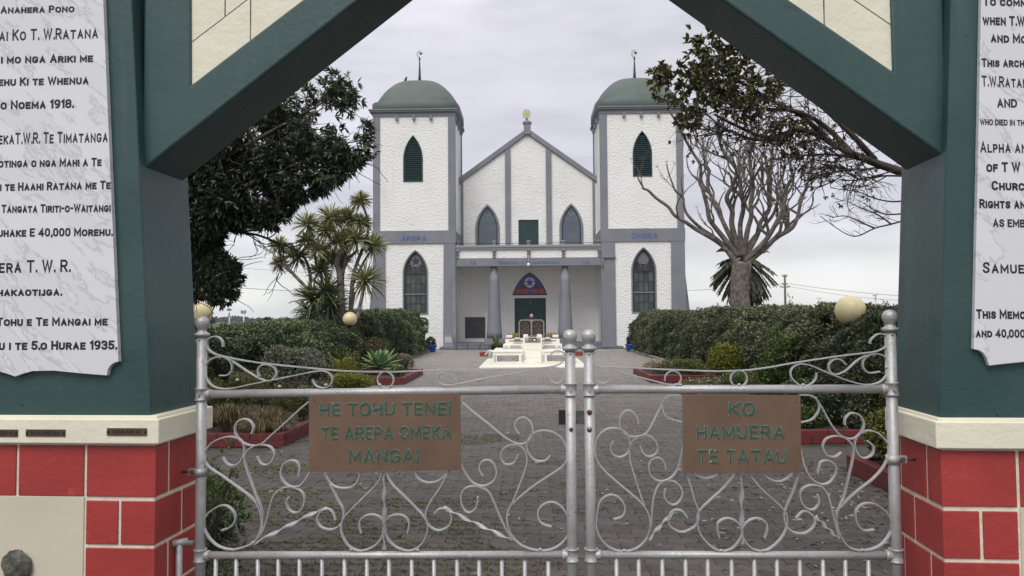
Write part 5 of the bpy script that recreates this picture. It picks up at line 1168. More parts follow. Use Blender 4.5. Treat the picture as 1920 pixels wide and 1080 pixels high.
bush('shaggy_shrub', 'dark leafy shrub above the dark red edging on the right', 'shrub', 3.85, 10.6, .45, .62, 3600, LF_H, .06, .4, -.3, .12)
bush('golden_juniper', 'golden green juniper spilling over the red block edging near the right pier', 'shrub', 3.72, 7.50, .42, .62, 6500, leafmat('juniper_leaf', (.06, .075, .015), (.15, .17, .035), (.30, .31, .09), .6), .034, .42, -.6, .12, k=5)
bush('weedy_plant', 'dark green weedy plant growing behind the left pier', 'plant', -2.0, 4.6, .30, .92, 1500, LF_G, .045, .24, -.1, .0, k=6, up=.9)
bush('weedy_plant', 'low dark weeds at the foot of the left pier', 'plant', -2.35, 5.2, .40, .55, 1500, LF_H, .05, .3, -.3, .0, k=5, up=.7)
bush('golden_juniper', 'second golden juniper beside the right gate post, partly behind the pier', 'shrub', 3.95, 6.75, .45, .55, 5200, leafmat('juniper_leaf', (.06, .075, .015), (.15, .17, .035), (.30, .31, .09), .6), .034, .42, -.6, .12, k=5)
bush('straggly_shrub', 'yellow green stringy plant right behind the drooping tussock', 'plant', -3.55, 11.15, .36, .42, 2200, LF_YD, .05, .25, -.4, .12, k=5)
bush('green_shrub', 'mid green leafy plant at the back of the left bed by the hedge', 'shrub', -4.65, 12.7, .42, .66, 2600, LF_G, .055, .4, -.4, .1)
bush('heath_plant', 'brown heath clump on the left bed edge beyond the bright green shrub', 'plant', -3.5, 13.2, .30, .28, 1300, leafmat('heath_leaf', (.09, .07, .05), (.19, .14, .10), (.32, .24, .20), .7), .04, .3, -.6, .12)
bush('green_shrub', 'dark green plant at the back left corner behind the upright tussock', 'shrub', -4.6, 10.6, .45, .72, 2800, LF_YD, .055, .35, -.4, .1)
bush('green_shrub', 'low green ground cover on the near corner of the dark red right bed', 'plant', 3.62, 10.3, .34, .30, 1800, LF_G, .05, .4, -.6, .12)
bush('olive_shrub', 'loose olive shrub between the tall leafy shrub and the right hedge end', 'shrub', 4.15, 13.3, .42, .72, 2600, LF_YD, .05, .4, -.4, .1)
bush('sprouting_shrub', 'tall loose shoots standing above the right hedge, left of the large globe lamp', 'shrub', 5.0, 12.6, .42, 1.55, 3200, LF_H2, .06, .4, -.1, .28, up=1.2)
bush('sprouting_shrub', 'loose shoots above the right hedge between the globe lamp and the pier', 'shrub', 5.15, 10.4, .30, 1.40, 1800, LF_H2, .06, .4, -.1, .25, up=1.2)
# agave
ag = empty('agave', (-4.0, 20.3, .15), 'big pale green agave rosette in the left bed', 'agave')
rr_ = random.Random(4)
for i in range(34):
    a_ = i * 2.399 + rr_.uniform(-.15, .15); el = R(82 - 76 * (i / 33) ** .85); ln_ = .62 + .1 * rr_.random() - .1 * (i < 6); wdt = .088
    dx_, dy_ = math.cos(a_), math.sin(a_); pts = []; vs = []; n = 8
    for k in range(n + 1):
        t_ = k / n; rad_ = .05 + ln_ * t_ * math.cos(el); z_ = .12 + ln_ * t_ * math.sin(el) - .10 * t_ * t_ * math.cos(el) + .0; w_ = wdt * (1 - (2 * t_ - .75) ** 2 * .62) if t_ < .85 else wdt * .45 * (1 - t_) / .15
        w_ = max(w_, .002); sx_, sy_ = -dy_, dx_; up_ = .28 * w_
        vs += [(dx_ * rad_ + sx_ * w_, dy_ * rad_ + sy_ * w_, z_ + up_), (dx_ * rad_, dy_ * rad_, z_), (dx_ * rad_ - sx_ * w_, dy_ * rad_ - sy_ * w_, z_ + up_), (dx_ * rad_, dy_ * rad_, z_ - .014)]
    fs = []
    for k in range(n):
        for j in range(4): fs.append((k * 4 + j, k * 4 + (j + 1) % 4, k * 4 + 4 + (j + 1) % 4, k * 4 + 4 + j))
    b_ = MB(); b_.add(vs, fs, True); lf = b_.build('leaf', AGAVE, ag)
    e_ = MB()
    for j, s2 in ((0, 1), (2, -1)): e_.tube([(vs[k * 4 + j][0], vs[k * 4 + j][1], vs[k * 4 + j][2] + .002) for k in range(n)], .0055, 4, False)
    e_.build('leaf_edge', AGEDGE, lf)
# ------------------------------------------------------------------ lamps
for (px, py, rp, lab, zoff) in ((656, 598, 13.3, 'small cream globe lamp in front of the left hedge, below the cabbage tree', 0), (1594.5, 582, 27.3, 'largest cream globe lamp above the right hedge, near the right pier', 0), (374, 588, 24, 'cream globe lamp partly hidden behind the left pier', 0)):
    r0 = .205; Y = r0 * F / rp; p = PY(px, py, Y); lp = empty('globe_lamp', (p.x, p.y, 0), lab, 'lamp', 'globe lamps along the path')
    MB().lathe([(r0 * math.cos(t_), p.z + r0 * math.sin(t_)) for t_ in [R(a_) for a_ in range(-62, 91, 8)]], (0, 0, 0), 32).build('globe', GLOBE, lp)
    zb_ = p.z - r0 * .885
    MB().lathe([(.012, zb_ + .01), (.092, zb_ + .006), (.088, zb_ - .03), (.04, zb_ - .05), (.03, zb_ - .1), (.03, 0)], (0, 0, 0), 16).build('post', BLACKM, lp)
# ------------------------------------------------------------------ pots, planters, dog
def pot(px, py, lab, hide=False):
    x, y = px2(px, py); pt = empty('blue_pot', (x, y, 0), lab, 'plant pot', 'blue pots by the church wall')
    MB().lathe([(.19, 0), (.21, .02), (.29, .30), (.31, .31), (.31, .35), (.28, .35), (.27, .30), (.1, .29)], (0, 0, 0), 24).build('tub', BLUEPOT, pt)
    P, d = blob_points(500, [((0, 0, .5), (.22, .22, .22))], -.6, 6, .2); B, dd = rosettes(P, d, 3, .8); leaves('foliage', LF_H2, B, dd, .09, .03, pt)
pot(808, 660, 'blue pot with a dark plant at the foot of the left tower'); pot(1184, 659, 'blue pot half hidden by the right hedge, at the foot of the right tower')
for (px, py, lab) in ((907, 668, 'small red planter box left of the white tomb'), (1085, 667, 'small red planter box right of the white tomb, behind the gate posts')):
    x, y = px2(px, py); pb = empty('red_planter', (x, y, 0), lab, 'planter', 'red planters')
    MB().prism([(-.17, .17), (.17, .17), (.17, 0), (-.17, 0)], -.14, .14).build('box', mat('brick_red', (.26, .04, .03), .7), pb, .01); MB().box(-.14, .14, -.11, .11, .172, .176).build('soil', SOIL, pb)
# dog
dg_ = empty('dog', (-2.2, 31.6, 0), 'white dog with dark patches bending its head by the red planter', 'dog')
x, y = px2(918, 669); dg_.location = (x + .05, y, 0); dg_.scale = (.62, .62, .62)
import bmesh
def skin(pts, edges, rads, name, m_, parent, sub=2):
    me = bpy.data.meshes.new(name); me.from_pydata(pts, edges, []); o = bpy.data.objects.new(name, me); link(o, parent); sk = o.modifiers.new('skin', 'SKIN'); sk.use_smooth_shade = True
    for v, r_ in zip(me.skin_vertices[0].data, rads): v.radius = r_ if hasattr(r_, '__len__') else (r_, r_)
    me.skin_vertices[0].data[0].use_root = True; s = o.modifiers.new('sub', 'SUBSURF'); s.levels = sub; s.render_levels = sub; me.materials.append(m_); return o
dm = mat('dog_coat', (.72, .70, .66), .8, spots=[(4.2, .60, .64, (.04, .03, .025))])
pts = [(.42, 0, .36), (.20, 0, .35), (0, 0, .37), (-.12, 0, .40), (-.24, 0, .30), (-.33, 0, .17), (-.42, 0, .10),
       (-.06, -.07, .24), (-.05, -.075, .12), (-.07, -.075, .02), (-.10, -.075, .012), (-.02, .07, .24), (-.01, .075, .12), (-.03, .075, .02), (-.06, .075, .012),
       (.42, -.07, .26), (.47, -.075, .14), (.43, -.075, .02), (.40, -.075, .012), (.44, .07, .26), (.49, .075, .14), (.45, .075, .02), (.42, .075, .012), (.56, 0, .38), (.66, 0, .46), (-.31, -.055, .23), (-.31, .055, .23)]
ed = [(0, 1), (1, 2), (2, 3), (3, 4), (4, 5), (5, 6), (2, 7), (7, 8), (8, 9), (9, 10), (2, 11), (11, 12), (12, 13), (13, 14), (0, 15), (15, 16), (16, 17), (17, 18), (0, 19), (19, 20), (20, 21), (21, 22), (0, 23), (23, 24), (5, 25), (5, 26)]
rd = [.085, .09, .10, .085, .062, .062, .03, .045, .028, .022, .024, .045, .028, .022, .024, .05, .03, .022, .024, .05, .03, .022, .024, .025, .01, .018, .018]
skin(pts, ed, rd, 'body', dm, dg_)
MB().lathe([(.012, -.02), (.014, 0), (.006, .012)], (-.45, 0, .10), 8, 'x').build('nose', BLACKM, dg_)
# bird on the dome
b0_ = PY(759.5, 156, YT + 1.6); bd = empty('bird', (b0_.x, b0_.y, b0_.z - .02), 'small dark bird perched on the left dome', 'bird')
skin([(0, 0, .12), (.05, 0, .26), (.08, 0, .36), (.13, 0, .37), (-.08, 0, .02), (.0, .02, .05), (.0, .02, -.03)], [(0, 1), (1, 2), (2, 3), (0, 4), (0, 5), (5, 6)], [.075, .07, .05, .015, .02, .012, .01], 'body', mat('bird_feather', (.03, .03, .032), .7), bd)
# plants beside the tomb
bush('flowering_shrub', 'yellow green bush with spiky dark stems left of the tomb', 'shrub', *px2(934, 658), .34, .42, 1400, LF_YD, .06, .5, -.5, 0)
tussock('spiky_plant', 'dark upright spiky plant behind the bush left of the tomb', px2(933, 656)[0] - .05, px2(933, 656)[1] + .4, .25, 1.0, 26, LF_H, .35, .1, .07)
for (px, lab) in ((961, 'bunch of dry yellow grass left of the double tablet'), (1034, 'bunch of dry yellow grass right of the double tablet')):
    p = PY(px, 630, 29.6); tussock('dry_grass', lab, p.x, p.y, .3, .5, 240, leafmat('straw', (.28, .20, .07), (.42, .32, .13), (.55, .45, .22), .7), .55, .72, .014, 'dry grass bunches')
# marker stakes in the bed
for (px, py, hpx, lab) in ((633, 700, 22, 'thin white topped stake left of the agave'), (773, 698, 26, 'thin dark stake at the end of the left bed')):
    x, y = px2(px, py, .1); MB_ = MB().tube([(0, 0, 0), (0, 0, .1 + hpx / F * y)], .008, 6); o = MB_.build('garden_stake', BLACKM if px > 700 else mat('white_metal', (.6, .6, .6), .4), None); o.location = (x, y, 0); tag(o, lab, 'stake')

# ================================================================== TREES
def limb(mb, pts, r0, r1, n=7):
    P_ = smooth(pts, 4); m = len(P_); mb.tube(P_, [r0 + (r1 - r0) * (i / (m - 1)) ** .8 for i in range(m)], n); return P_
def PW_(px, py, Y): p = PY(px, py, Y); return (p.x, p.y, p.z)
# --- pruned bare tree right
Yb = 24.0
bt = empty('bare_tree', PW_(1388, 620, Yb)[:2] + (0,), 'big pruned leafless tree with upswept bare branches right of the church', 'tree'); ob = tuple(bt.location)
tr = MB(); base = PW_(1388, 600, Yb)
p_base = (ob[0], Yb, 0)
tr.tube(smooth([p_base, PW_(1388, 590, Yb), PW_(1387, 555, Yb), PW_(1388, 520, Yb), PW_(1392, 492, Yb)], 4), [.36] * 4 + [.31] * 4 + [.29] * 4 + [.30] * 4 + [.28], 14)
tr.build('trunk', BARK, bt, off=ob)
rb = random.Random(21)
limbs = [
 ([(1386, 505), (1362, 468), (1325, 440), (1285, 418), (1250, 388), (1215, 358), (1200, 350), (1193, 332)], .13, .022, 0, 4),
 ([(1384, 490), (1355, 458), (1315, 430), (1290, 400), (1280, 370), (1262, 345), (1248, 308)], .10, .02, 0, 3),
 ([(1384, 480), (1352, 440), (1333, 410), (1320, 360), (1310, 310), (1282, 262), (1262, 212), (1247, 186)], .13, .022, -.3, 3),
 ([(1385, 475), (1360, 425), (1345, 390), (1330, 345), (1320, 300), (1305, 262)], .12, .03, .5, 6),
 ([(1388, 480), (1372, 420), (1368, 370), (1375, 320), (1350, 270), (1345, 235)], .14, .03, -.5, 7),
 ([(1390, 480), (1388, 420), (1392, 360), (1385, 300), (1392, 250)], .13, .03, .4, 7),
 ([(1393, 480), (1402, 430), (1408, 380), (1405, 330), (1412, 285), (1420, 250)], .13, .03, -.4, 7),
 ([(1395, 485), (1420, 440), (1436, 395), (1440, 345), (1450, 300), (1448, 265)], .13, .03, .3, 7),
 ([(1396, 490), (1432, 455), (1455, 420), (1470, 370), (1482, 330), (1488, 285)], .13, .03, -.3, 7),
 ([(1398, 495), (1440, 460), (1480, 428), (1500, 385), (1515, 340), (1528, 302)], .14, .025, .2, 7),
 ([(1392, 485), (1410, 450), (1450, 400), (1462, 350), (1478, 310), (1510, 290)], .10, .025, .6, 5)]
br = MB()
def sub(mb, start, dirv, ln, r0, depth, rnd, up=.5, wig=.35, n=6, tips=None):
    pts = [Vector(start)]; d = Vector(dirv).normalized(); steps = 5
    for i in range(steps):
        d = (d + Vector((rnd.gauss(0, wig), rnd.gauss(0, wig), rnd.gauss(0, wig * .5) + up * .25))).normalized(); pts.append(pts[-1] + d * ln / steps)
    mb.tube([tuple(p) for p in smooth([tuple(p) for p in pts], 2)], [r0 * (1 - .48 * i / (steps * 2)) for i in range(steps * 2 + 1)], n, False)
    if tips is not None: tips.append((pts[-1], d))
    if depth > 0:
        for k in range(2 if depth > 1 else 2):
            i = rnd.randint(2, steps); dd = (d + Vector((rnd.gauss(0, .6), rnd.gauss(0, .6), up * .6 + rnd.gauss(0, .2)))).normalized()
            sub(mb, pts[i], dd, ln * rnd.uniform(.55, .85), r0 * .62, depth - 1, rnd, up, wig, max(4, n - 1), tips)
tips = []
for pts, r0, r1, dy, ns_ in limbs:
    n_ = len(pts); W3 = [PW_(px, py, Yb + dy * 3.2 * (i / (n_ - 1)) ** 1.2) for i, (px, py) in enumerate(pts)]
    r0 *= .78; r1 *= 1.0; lb = MB()
    W4 = []
    for i_, w3 in enumerate(smooth(W3, 2)): W4.append(w3 if i_ < 3 else tuple(np.array(w3) + np.array([rb.gauss(0, .055), rb.gauss(0, .055), 0])))
    P_ = limb(lb, W4, r0, r1, 8)
    for k in range(ns_ + 2):
        i = rb.randint(int(len(P_) * .22), len(P_) - 2); d = Vector(P_[min(i + 1, len(P_) - 1)]) - Vector(P_[i]); d.normalize(); rloc = r0 + (r1 - r0) * (i / len(P_)) ** .8
        if ns_ > 4: sub(lb, P_[i], d + Vector((rb.gauss(0, .45), rb.gauss(0, .5), .5)), rb.uniform(.9, 1.9) * (1.15 - .5 * i / len(P_)), rloc * .68, 1 + (k % 2), rb, .85, .36, 6, tips)
        elif k < 2: sub(lb, P_[i], d + Vector((rb.gauss(0, .4), rb.gauss(0, .4), .5)), rb.uniform(.5, 1.0), rloc * .5, 1, rb, .6, .22, 5, tips)
    if n_: tips.append((Vector(P_[-1]), Vector((0, 0, 1))))
    lb.build('branch', BARK, bt, off=ob)
C = np.array([tuple(t_[0]) for t_ in tips]) - np.array([ob]); B, d = rosettes(C, np.tile([[0, 0, .3]], (len(C), 1)), 5, 1.0); leaves('twig_tip', LF_D, B, d, .16, .012, bt)
# --- palm behind
Yp = 46.0; pc_ = PY(1395, 487, Yp); pa = empty('palm_tree', (pc_.x, Yp, 0), 'shaggy palm with drooping fronds behind the bare tree', 'palm tree')
MB().tube([(0, 0, 0), (.05, 0, 2), (0, 0, pc_.z)], [.5, .42, .4], 12).build('trunk', BARKD, pa)
rp_ = random.Random(9)
for i in range(95):
    a_ = i * 2.399; el = R(rp_.choice((-70, -55, -35, -15, 5, 25, 50, -60, -45)) + rp_.uniform(-9, 9)); ln_ = 2.0 if el > -.3 else 1.9; n = 10; sp = []
    for k in range(n + 1): t_ = k / n; sp.append(np.array([math.cos(a_) * math.cos(el) * ln_ * t_, math.sin(a_) * math.cos(el) * ln_ * t_, pc_.z + math.sin(el) * ln_ * t_ - .8 * t_ * t_]))
    sp = np.array(sp); tt = np.linspace(.12, 1, 34); Bp = np.stack([np.interp(tt * n, np.arange(n + 1), sp[:, j]) for j in range(3)], 1); tg = unit(np.gradient(Bp, axis=0)); sdv = unit(np.cross(tg, [[0, 0, 1.0]]))
    BB = np.concatenate([Bp, Bp]); DD = np.concatenate([tg * .8 + sdv * .8 + [[0, 0, -.35]], tg * .8 - sdv * .8 + [[0, 0, -.35]]])
    fr_ = leaves('frond', LF_P, BB, DD, .42, .085, pa); 
# --- cabbage tree
Yc = 22.5; ct_ = empty('cabbage_tree', PW_(622, 600, Yc)[:2] + (0,), 'multi-headed cabbage tree with spiky leaf heads left of the church', 'tree'); oc = tuple(ct_.location)
def cb3(px, py): return ((px) * .4813 + 360, (py) * .4813 + 100)
stems = [
 ([(585, 1060), (582, 960), (575, 860), (565, 810), (590, 750), (565, 740)], .13, .05), ([(582, 960), (585, 860), (600, 780), (610, 650)], .09, .04), ([(578, 870), (610, 800), (640, 770), (640, 725)], .06, .035),
 ([(565, 820), (555, 730), (540, 650)], .06, .035), ([(618, 1060), (622, 930), (635, 840), (680, 720), (685, 650), (658, 580)], .085, .028), ([(625, 900), (660, 830), (700, 760)], .05, .03), ([(640, 1040), (660, 960), (675, 880)], .07, .045),
 ([(540, 1060), (490, 990), (450, 920), (395, 860), (355, 810), (340, 755)], .085, .03), ([(520, 1060), (465, 960), (460, 860), (440, 800), (415, 790)], .07, .035), ([(530, 1050), (530, 900), (510, 830), (495, 765)], .08, .04), ([(395, 860), (350, 825), (340, 815)], .04, .025), ([(490, 850), (470, 740), (450, 670)], .05, .03),
 ([(612, 1060), (625, 980), (635, 930)], .06, .03)]
for s_, r0, r1 in stems:
    b_ = MB(); limb(b_, [PW_(*cb3(*p), Yc + .25 * math.sin(p[0])) for p in s_], r0, r1, 8); b_.build('stem', BARK, ct_, off=oc)
heads = [(657, 575, 42, 0), (540, 645, 66, 0), (610, 648, 62, 0), (450, 670, 60, 0), (565, 735, 58, 0), (640, 725, 64, 0), (705, 752, 58, 1), (495, 765, 50, 0), (415, 792, 72, 2), (340, 752, 46, 0), (340, 820, 36, 0), (675, 885, 84, 1), (500, 845, 50, 2), (520, 930, 95, 2), (470, 960, 80, 2), (540, 985, 80, 2), (520, 690, 44, 0), (585, 640, 40, 0), (460, 1010, 70, 2), (580, 800, 50, 0), (535, 800, 46, 1), (600, 720, 46, 0), (555, 1000, 64, 2), (445, 730, 44, 0), (660, 660, 44, 0)]
for (hx, hy, hr, kd) in heads:
    c_ = np.array(PW_(*cb3(hx, hy), Yc + .25 * math.sin(hx))) - np.array(oc); n = 175 if kd != 2 else 150; rr0 = hr * .4813 / F * Yc * 1.12
    d = RNG.normal(size=(n, 3)); d[:, 2] = d[:, 2] * .8 + .35; d = unit(d); sh = np.clip(.45 + .5 * (RNG.random(n) - .5) + (.1 if d is None else 0) + .22 * d[:, 2], 0, 1)
    leaves('leaf_head', LF_CD if kd == 2 else LF_C, np.repeat(c_[None], n, 0) + d * .04, d, rr0 * (.8 + .3 * RNG.random(n)), .040, ct_, sh, seg=2, droop=.22)
# --- big dark tree on the left
Yl = 8.6
lt_ = empty('evergreen_tree', (-6.6, 9.2, 0), 'large dark evergreen tree overhanging from the left behind the arch', 'tree'); ol = tuple(lt_.location)
t_ = MB(); limb(t_, [(-6.6, 9.2, 0), (-6.5, 9.2, 1.5), (-6.1, 9.1, 2.8), (-5.4, 9, 4.0)], .3, .16, 12); t_.build('trunk', BARKD, lt_, off=ol)
def el(px, py, rx, ry, dy=0, ryd=.8): ryd *= .6; p = PY(px, py, Yl + dy); return ((p.x - ol[0], p.y - ol[1], p.z), (rx / F * Yl, ryd, ry / F * Yl))
blobs = [el(640, 185, 42, 62, .2, .5), el(655, 262, 52, 58, 0, .5), el(590, 230, 70, 90, .3, .7), el(560, 320, 85, 62, .1, .6), el(500, 280, 90, 80, .6, .8), el(470, 360, 100, 70, .3, .7), el(400, 330, 70, 90, .5, .8), el(360, 420, 60, 60, .2, .6), el(500, 200, 120, 90, .6, .8), el(340, 300, 120, 130, .9, .9), el(620, 310, 40, 38, -.1, .35), el(420, 400, 60, 40, 0, .5), el(505, 405, 42, 28, 0, .35)]
P, d = blob_points(14500, blobs, .07, 5.4, .4)
B, dd = rosettes(P, d + RNG.normal(size=P.shape) * .5 + np.array([[0, 0, -.15]]), 8, .85)
sh = .26 + .35 * (B[:, 2] - 3.3) / 1.2 + .28 * nz(B, 2.3) + .25 * np.clip((B[:, 0] - 3.6) / 1.2, 0, 1)  # upper and right leaves lighter: highlights of the crown put into leaf colour
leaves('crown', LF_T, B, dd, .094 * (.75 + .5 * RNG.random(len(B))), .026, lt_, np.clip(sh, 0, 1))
blobs2 = [el(402, 515, 52, 50, .3, .45), el(360, 500, 60, 70, .5, .5), el(412, 548, 36, 26, .2, .3), el(370, 450, 45, 40, .3, .4)]
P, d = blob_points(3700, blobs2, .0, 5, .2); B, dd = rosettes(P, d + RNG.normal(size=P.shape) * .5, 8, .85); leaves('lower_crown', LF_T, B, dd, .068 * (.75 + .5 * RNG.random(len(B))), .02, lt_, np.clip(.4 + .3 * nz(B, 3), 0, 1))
bm_ = MB(); rl = random.Random(8)
for (pts, r0) in (([(250, 520), (330, 470), (400, 420), (460, 380), (520, 350)], .05), ([(250, 420), (340, 400), (420, 370), (500, 330), (580, 300), (640, 275)], .06), ([(240, 330), (340, 330), (430, 290), (520, 240), (610, 190)], .06), ([(260, 560), (330, 530), (380, 520), (420, 525)], .035), ([(360, 400), (420, 430), (480, 440), (520, 455), (560, 470)], .02)):
    W3 = [tuple(np.array(PW_(px, py, Yl + .3))) for px, py in pts]; P_ = limb(bm_, W3, r0, .010, 6)
    for k in range(16): i = rl.randint(4, len(P_) - 1); sub(bm_, P_[i], (rl.gauss(.5, .5), rl.gauss(0, .5), rl.gauss(-.1, .6)), rl.uniform(.25, .6), .008, 1, rl, -.05, .3, 4)
bm_.build('branch', BARKD, lt_, off=ol)
# --- right overhanging tree, close
Yr = 8.8
rt_ = empty('overhanging_tree', (5.6, 9.4, 0), 'twiggy tree with curled olive leaves overhanging from the right behind the arch', 'tree'); orr = tuple(rt_.location)
t_ = MB(); limb(t_, [(5.6, 9.4, 0), (5.55, 9.4, 1.5), (5.3, 9.3, 2.6), (4.9, 9.0, 3.25)], .24, .13, 12); t_.build('trunk', BARKD, rt_, off=orr)
mains = [([(1760, 345), (1690, 322), (1640, 305), (1590, 285), (1545, 260), (1500, 243), (1440, 258), (1390, 240), (1340, 215)], .062, .014), ([(1600, 290), (1545, 235), (1490, 208), (1430, 205), (1370, 195), (1320, 180)], .035, .010),
         ([(1545, 255), (1500, 215), (1450, 190), (1400, 160), (1350, 130), (1310, 100)], .035, .010), ([(1640, 300), (1590, 245), (1530, 190), (1470, 140), (1400, 100), (1340, 80)], .04, .010), ([(1500, 243), (1440, 262), (1400, 258), (1350, 235), (1300, 190)], .025, .008),
         ([(1620, 300), (1560, 290), (1500, 292), (1450, 300)], .020, .006), ([(1650, 315), (1600, 318), (1560, 312), (1520, 302)], .016, .005), ([(1700, 330), (1650, 330), (1610, 335), (1590, 326)], .014, .004)]
bb_ = MB(); rq = random.Random(17); tips = []
for pts, r0, r1 in mains:
    W3 = [PW_(px, py, Yr + .25 * math.sin(px * .05)) for px, py in pts]; P_ = limb(bb_, W3, r0, r1, 7)
    for k in range(22):
        i = rq.randint(3, int(len(P_) * .72)); sub(bb_, P_[i], (-.7 + rq.gauss(0, .45), rq.gauss(0, .5), rq.gauss(.12, .55)), rq.uniform(.22, .50), .0075, 2, rq, .0, .28, 4, tips)
bb_.build('branch', BARKD, rt_, off=orr)
bb2 = MB()
for pts in ([(1700, 412), (1668, 421), (1640, 428), (1610, 442), (1590, 440), (1565, 425), (1538, 405)], [(1700, 376), (1672, 378), (1640, 372), (1610, 360), (1575, 355), (1558, 352)], [(1672, 421), (1645, 402), (1615, 390), (1590, 378)], [(1700, 400), (1665, 402), (1640, 395), (1620, 380)], [(1640, 428), (1610, 415), (1585, 405), (1560, 408)]):
    W3 = [PW_(px, py, Yr - .2) for px, py in pts]; P_ = limb(bb2, W3, .011, .004, 6)
    for k in range(8): i = rq.randint(2, len(P_) - 1); sub(bb2, P_[i], (-.8 + rq.gauss(0, .3), rq.gauss(0, .3), rq.gauss(.3, .4)), rq.uniform(.10, .22), .0035, 1, rq, .1, .2, 4)
bb2.build('bare_branch', BARKD, rt_, off=orr)
tp = np.array([tuple(t__[0]) for t__ in tips]); dirs_ = np.array([tuple(t__[1]) for t__ in tips])
# foliage towards the far tips of the boughs
blobsr = [((PW_(px, py, Yr + dy)), (rx / F * Yr, .4, ry / F * Yr)) for px, py, rx, ry, dy in ((1320, 90, 34, 40, 0), (1262, 158, 42, 28, 0), (1300, 175, 45, 42, 0), (1345, 150, 50, 45, .1), (1290, 232, 22, 24, 0), (1375, 170, 40, 40, .2), (1385, 105, 40, 30, .3), (1430, 175, 34, 26, .3), (1380, 215, 45, 30, .1), (1470, 245, 25, 18, 0), (1500, 275, 45, 22, .1), (1415, 260, 25, 14, 0), (1235, 140, 16, 14, 0))]
P, d = blob_points(1150, blobsr, .10, 6.5, .15)
B, dd = rosettes(P - np.array(orr), d + np.array([[0, 0, -.25]]), 6, .9)
leaves('foliage', LF_M, B, dd, .092 * (.7 + .5 * RNG.random(len(B))), .042, rt_, np.clip(.45 + .35 * nz(B, 3), 0, 1), fold=.5)
sel = RNG.random(len(tp)) < .28; B, dd = rosettes(tp[sel] - np.array(orr), dirs_[sel], 5, .9); leaves('foliage', LF_M, B, dd, .05, .024, rt_, fold=.5)

# ================================================================== FAR THINGS
def far_tree(px, py_top, py_base, wpx, Y, label, flat=False, group='far trees on the skyline'):
    p = PY(px, py_base, Y); h = PY(px, py_top, Y).z; w_ = wpx / F * Y / 2; root = empty('far_tree', (p.x, Y, 0), label, 'tree', group)
    MB().tube([(0, 0, 0), (0, 0, h * .7)], [w_ * .12, w_ * .06], 6).build('trunk', BARKD, root)
    bl = [((random.uniform(-.55, .55) * w_, random.uniform(-.4, .4) * w_, h * random.uniform(.55, .85) if flat else h * random.uniform(.35, .8)), (w_ * .5, w_ * .5, h * .16 if flat else h * .26)) for _ in range(9)]
    P, d = blob_points(420, bl, -.6, 8 / w_, .1); P[:, 2] = np.clip(P[:, 2], .1, h); B, dd = rosettes(P, d, 4, 1); leaves('crown', LF_F, B, dd, w_ * .2, w_ * .12, root)
for i, (px, t_, w_, fl_) in enumerate([(1412, 574, 26, 1), (1436, 571, 24, 1), (1452, 576, 24, 1), (1484, 579, 34, 1), (1500, 583, 26, 0), (1604, 577, 16, 1), (1625, 575, 26, 1), (1652, 574, 22, 1), (1325, 578, 30, 1), (1345, 577, 26, 1)]):
    far_tree(px, t_, 595, w_, 260, 'dark flat-topped tree on the right skyline, ' + ['first left of the power pole', 'tallest one left of the power pole', 'close left of the power pole', 'just right of the power pole', 'low one right of the power pole', 'just right of the large globe lamp', 'above the blue roof', 'beside the right pier', 'left of the bare tree trunk', 'touching the bare tree trunk'][i], fl_)
far_tree(498, 596, 604, 38, 190, 'rounded dark bush on the left field in front of the hills')
far_tree(397, 595, 604, 16, 190, 'dark bush on the left field beside the half hidden globe lamp')
# hills
hb_ = MB(); xs_ = np.linspace(-1500, 1500, 160); 
for Yh, hh0, col_ in ((1500, 9.0, None),):
    vs = [(x, Yh, -1) for x in xs_] + [(x, Yh + 40, 5 + 4 * math.sin(x * .004) + 2.0 * math.sin(x * .021 + 1) + random.uniform(-.8, .8)) for x in xs_] + [(x, Yh + 400, 3) for x in xs_]
    n = len(xs_); fs = [(i, i + 1, n + i + 1, n + i) for i in range(n - 1)] + [(n + i, n + i + 1, 2 * n + i + 1, 2 * n + i) for i in range(n - 1)]; hb_.add(vs, fs)
hl = hb_.build('hills', mat('hill_trees', (.045, .06, .05), .9, var=(.07, .085, .06), vscale=.02), None); tag(hl, kind='structure')
for Yt_, xa, xb, h0 in ((700, -420, 60, 4.0),):
    n = 5200; X = RNG.uniform(xa, xb, n); hgt = h0 * (.6 + .5 * np.sin(X * .06) * np.sin(X * .021)) + .8; P = np.stack([X, Yt_ + RNG.normal(size=n) * 8, RNG.random(n) * hgt], 1); o = leaves('distant_woodland', LF_F, P, RNG.normal(size=(n, 3)), 3.2, 2.4); tag(o, 'low line of distant trees along the left horizon', 'trees', kind='stuff')
# power pole and lines
Yw = 90; pp_ = PY(1473, 590, Yw); pole = empty('power_pole', (pp_.x, Yw, 0), 'wooden power pole with crossarms right of the palm', 'power pole'); zt_ = PY(1473, 515, Yw).z
MB().tube([(0, 0, 0), (0, 0, zt_)], [.16, .12], 8).build('post', BARK, pole)
for pyy, wv in ((518, .28), (533, .30), (538, .55)):
    z_ = PY(1473, pyy, Yw).z; ca = MB().box(-wv, wv, -.06, .06, z_ - .06, z_ + .06).build('crossarm', BARK, pole)
    for xx in (-wv * .85, wv * .85): MB().lathe([(.04, 0), (.06, .08), (.03, .16)], (xx, 0, z_ + .061), 8).build('insulator', GRANITE, ca)
WIRE = mat('wire', (.05, .05, .055), .5)
def wire(a, b, Ya, Yb_, sag, r_, lab):
    A_, B_ = PY(*a, Ya), PY(*b, Yb_); pts = [tuple(A_.lerp(B_, t_) - Vector((0, 0, sag * 4 * t_ * (1 - t_)))) for t_ in np.linspace(0, 1, 14)]
    o = MB().tube(pts, r_, 5).build('power_line', WIRE, None); tag(o, lab, 'cable')
wire((1480, 532), (1800, 560), Yw, 80, .3, .022, 'upper power line running right from the pole')
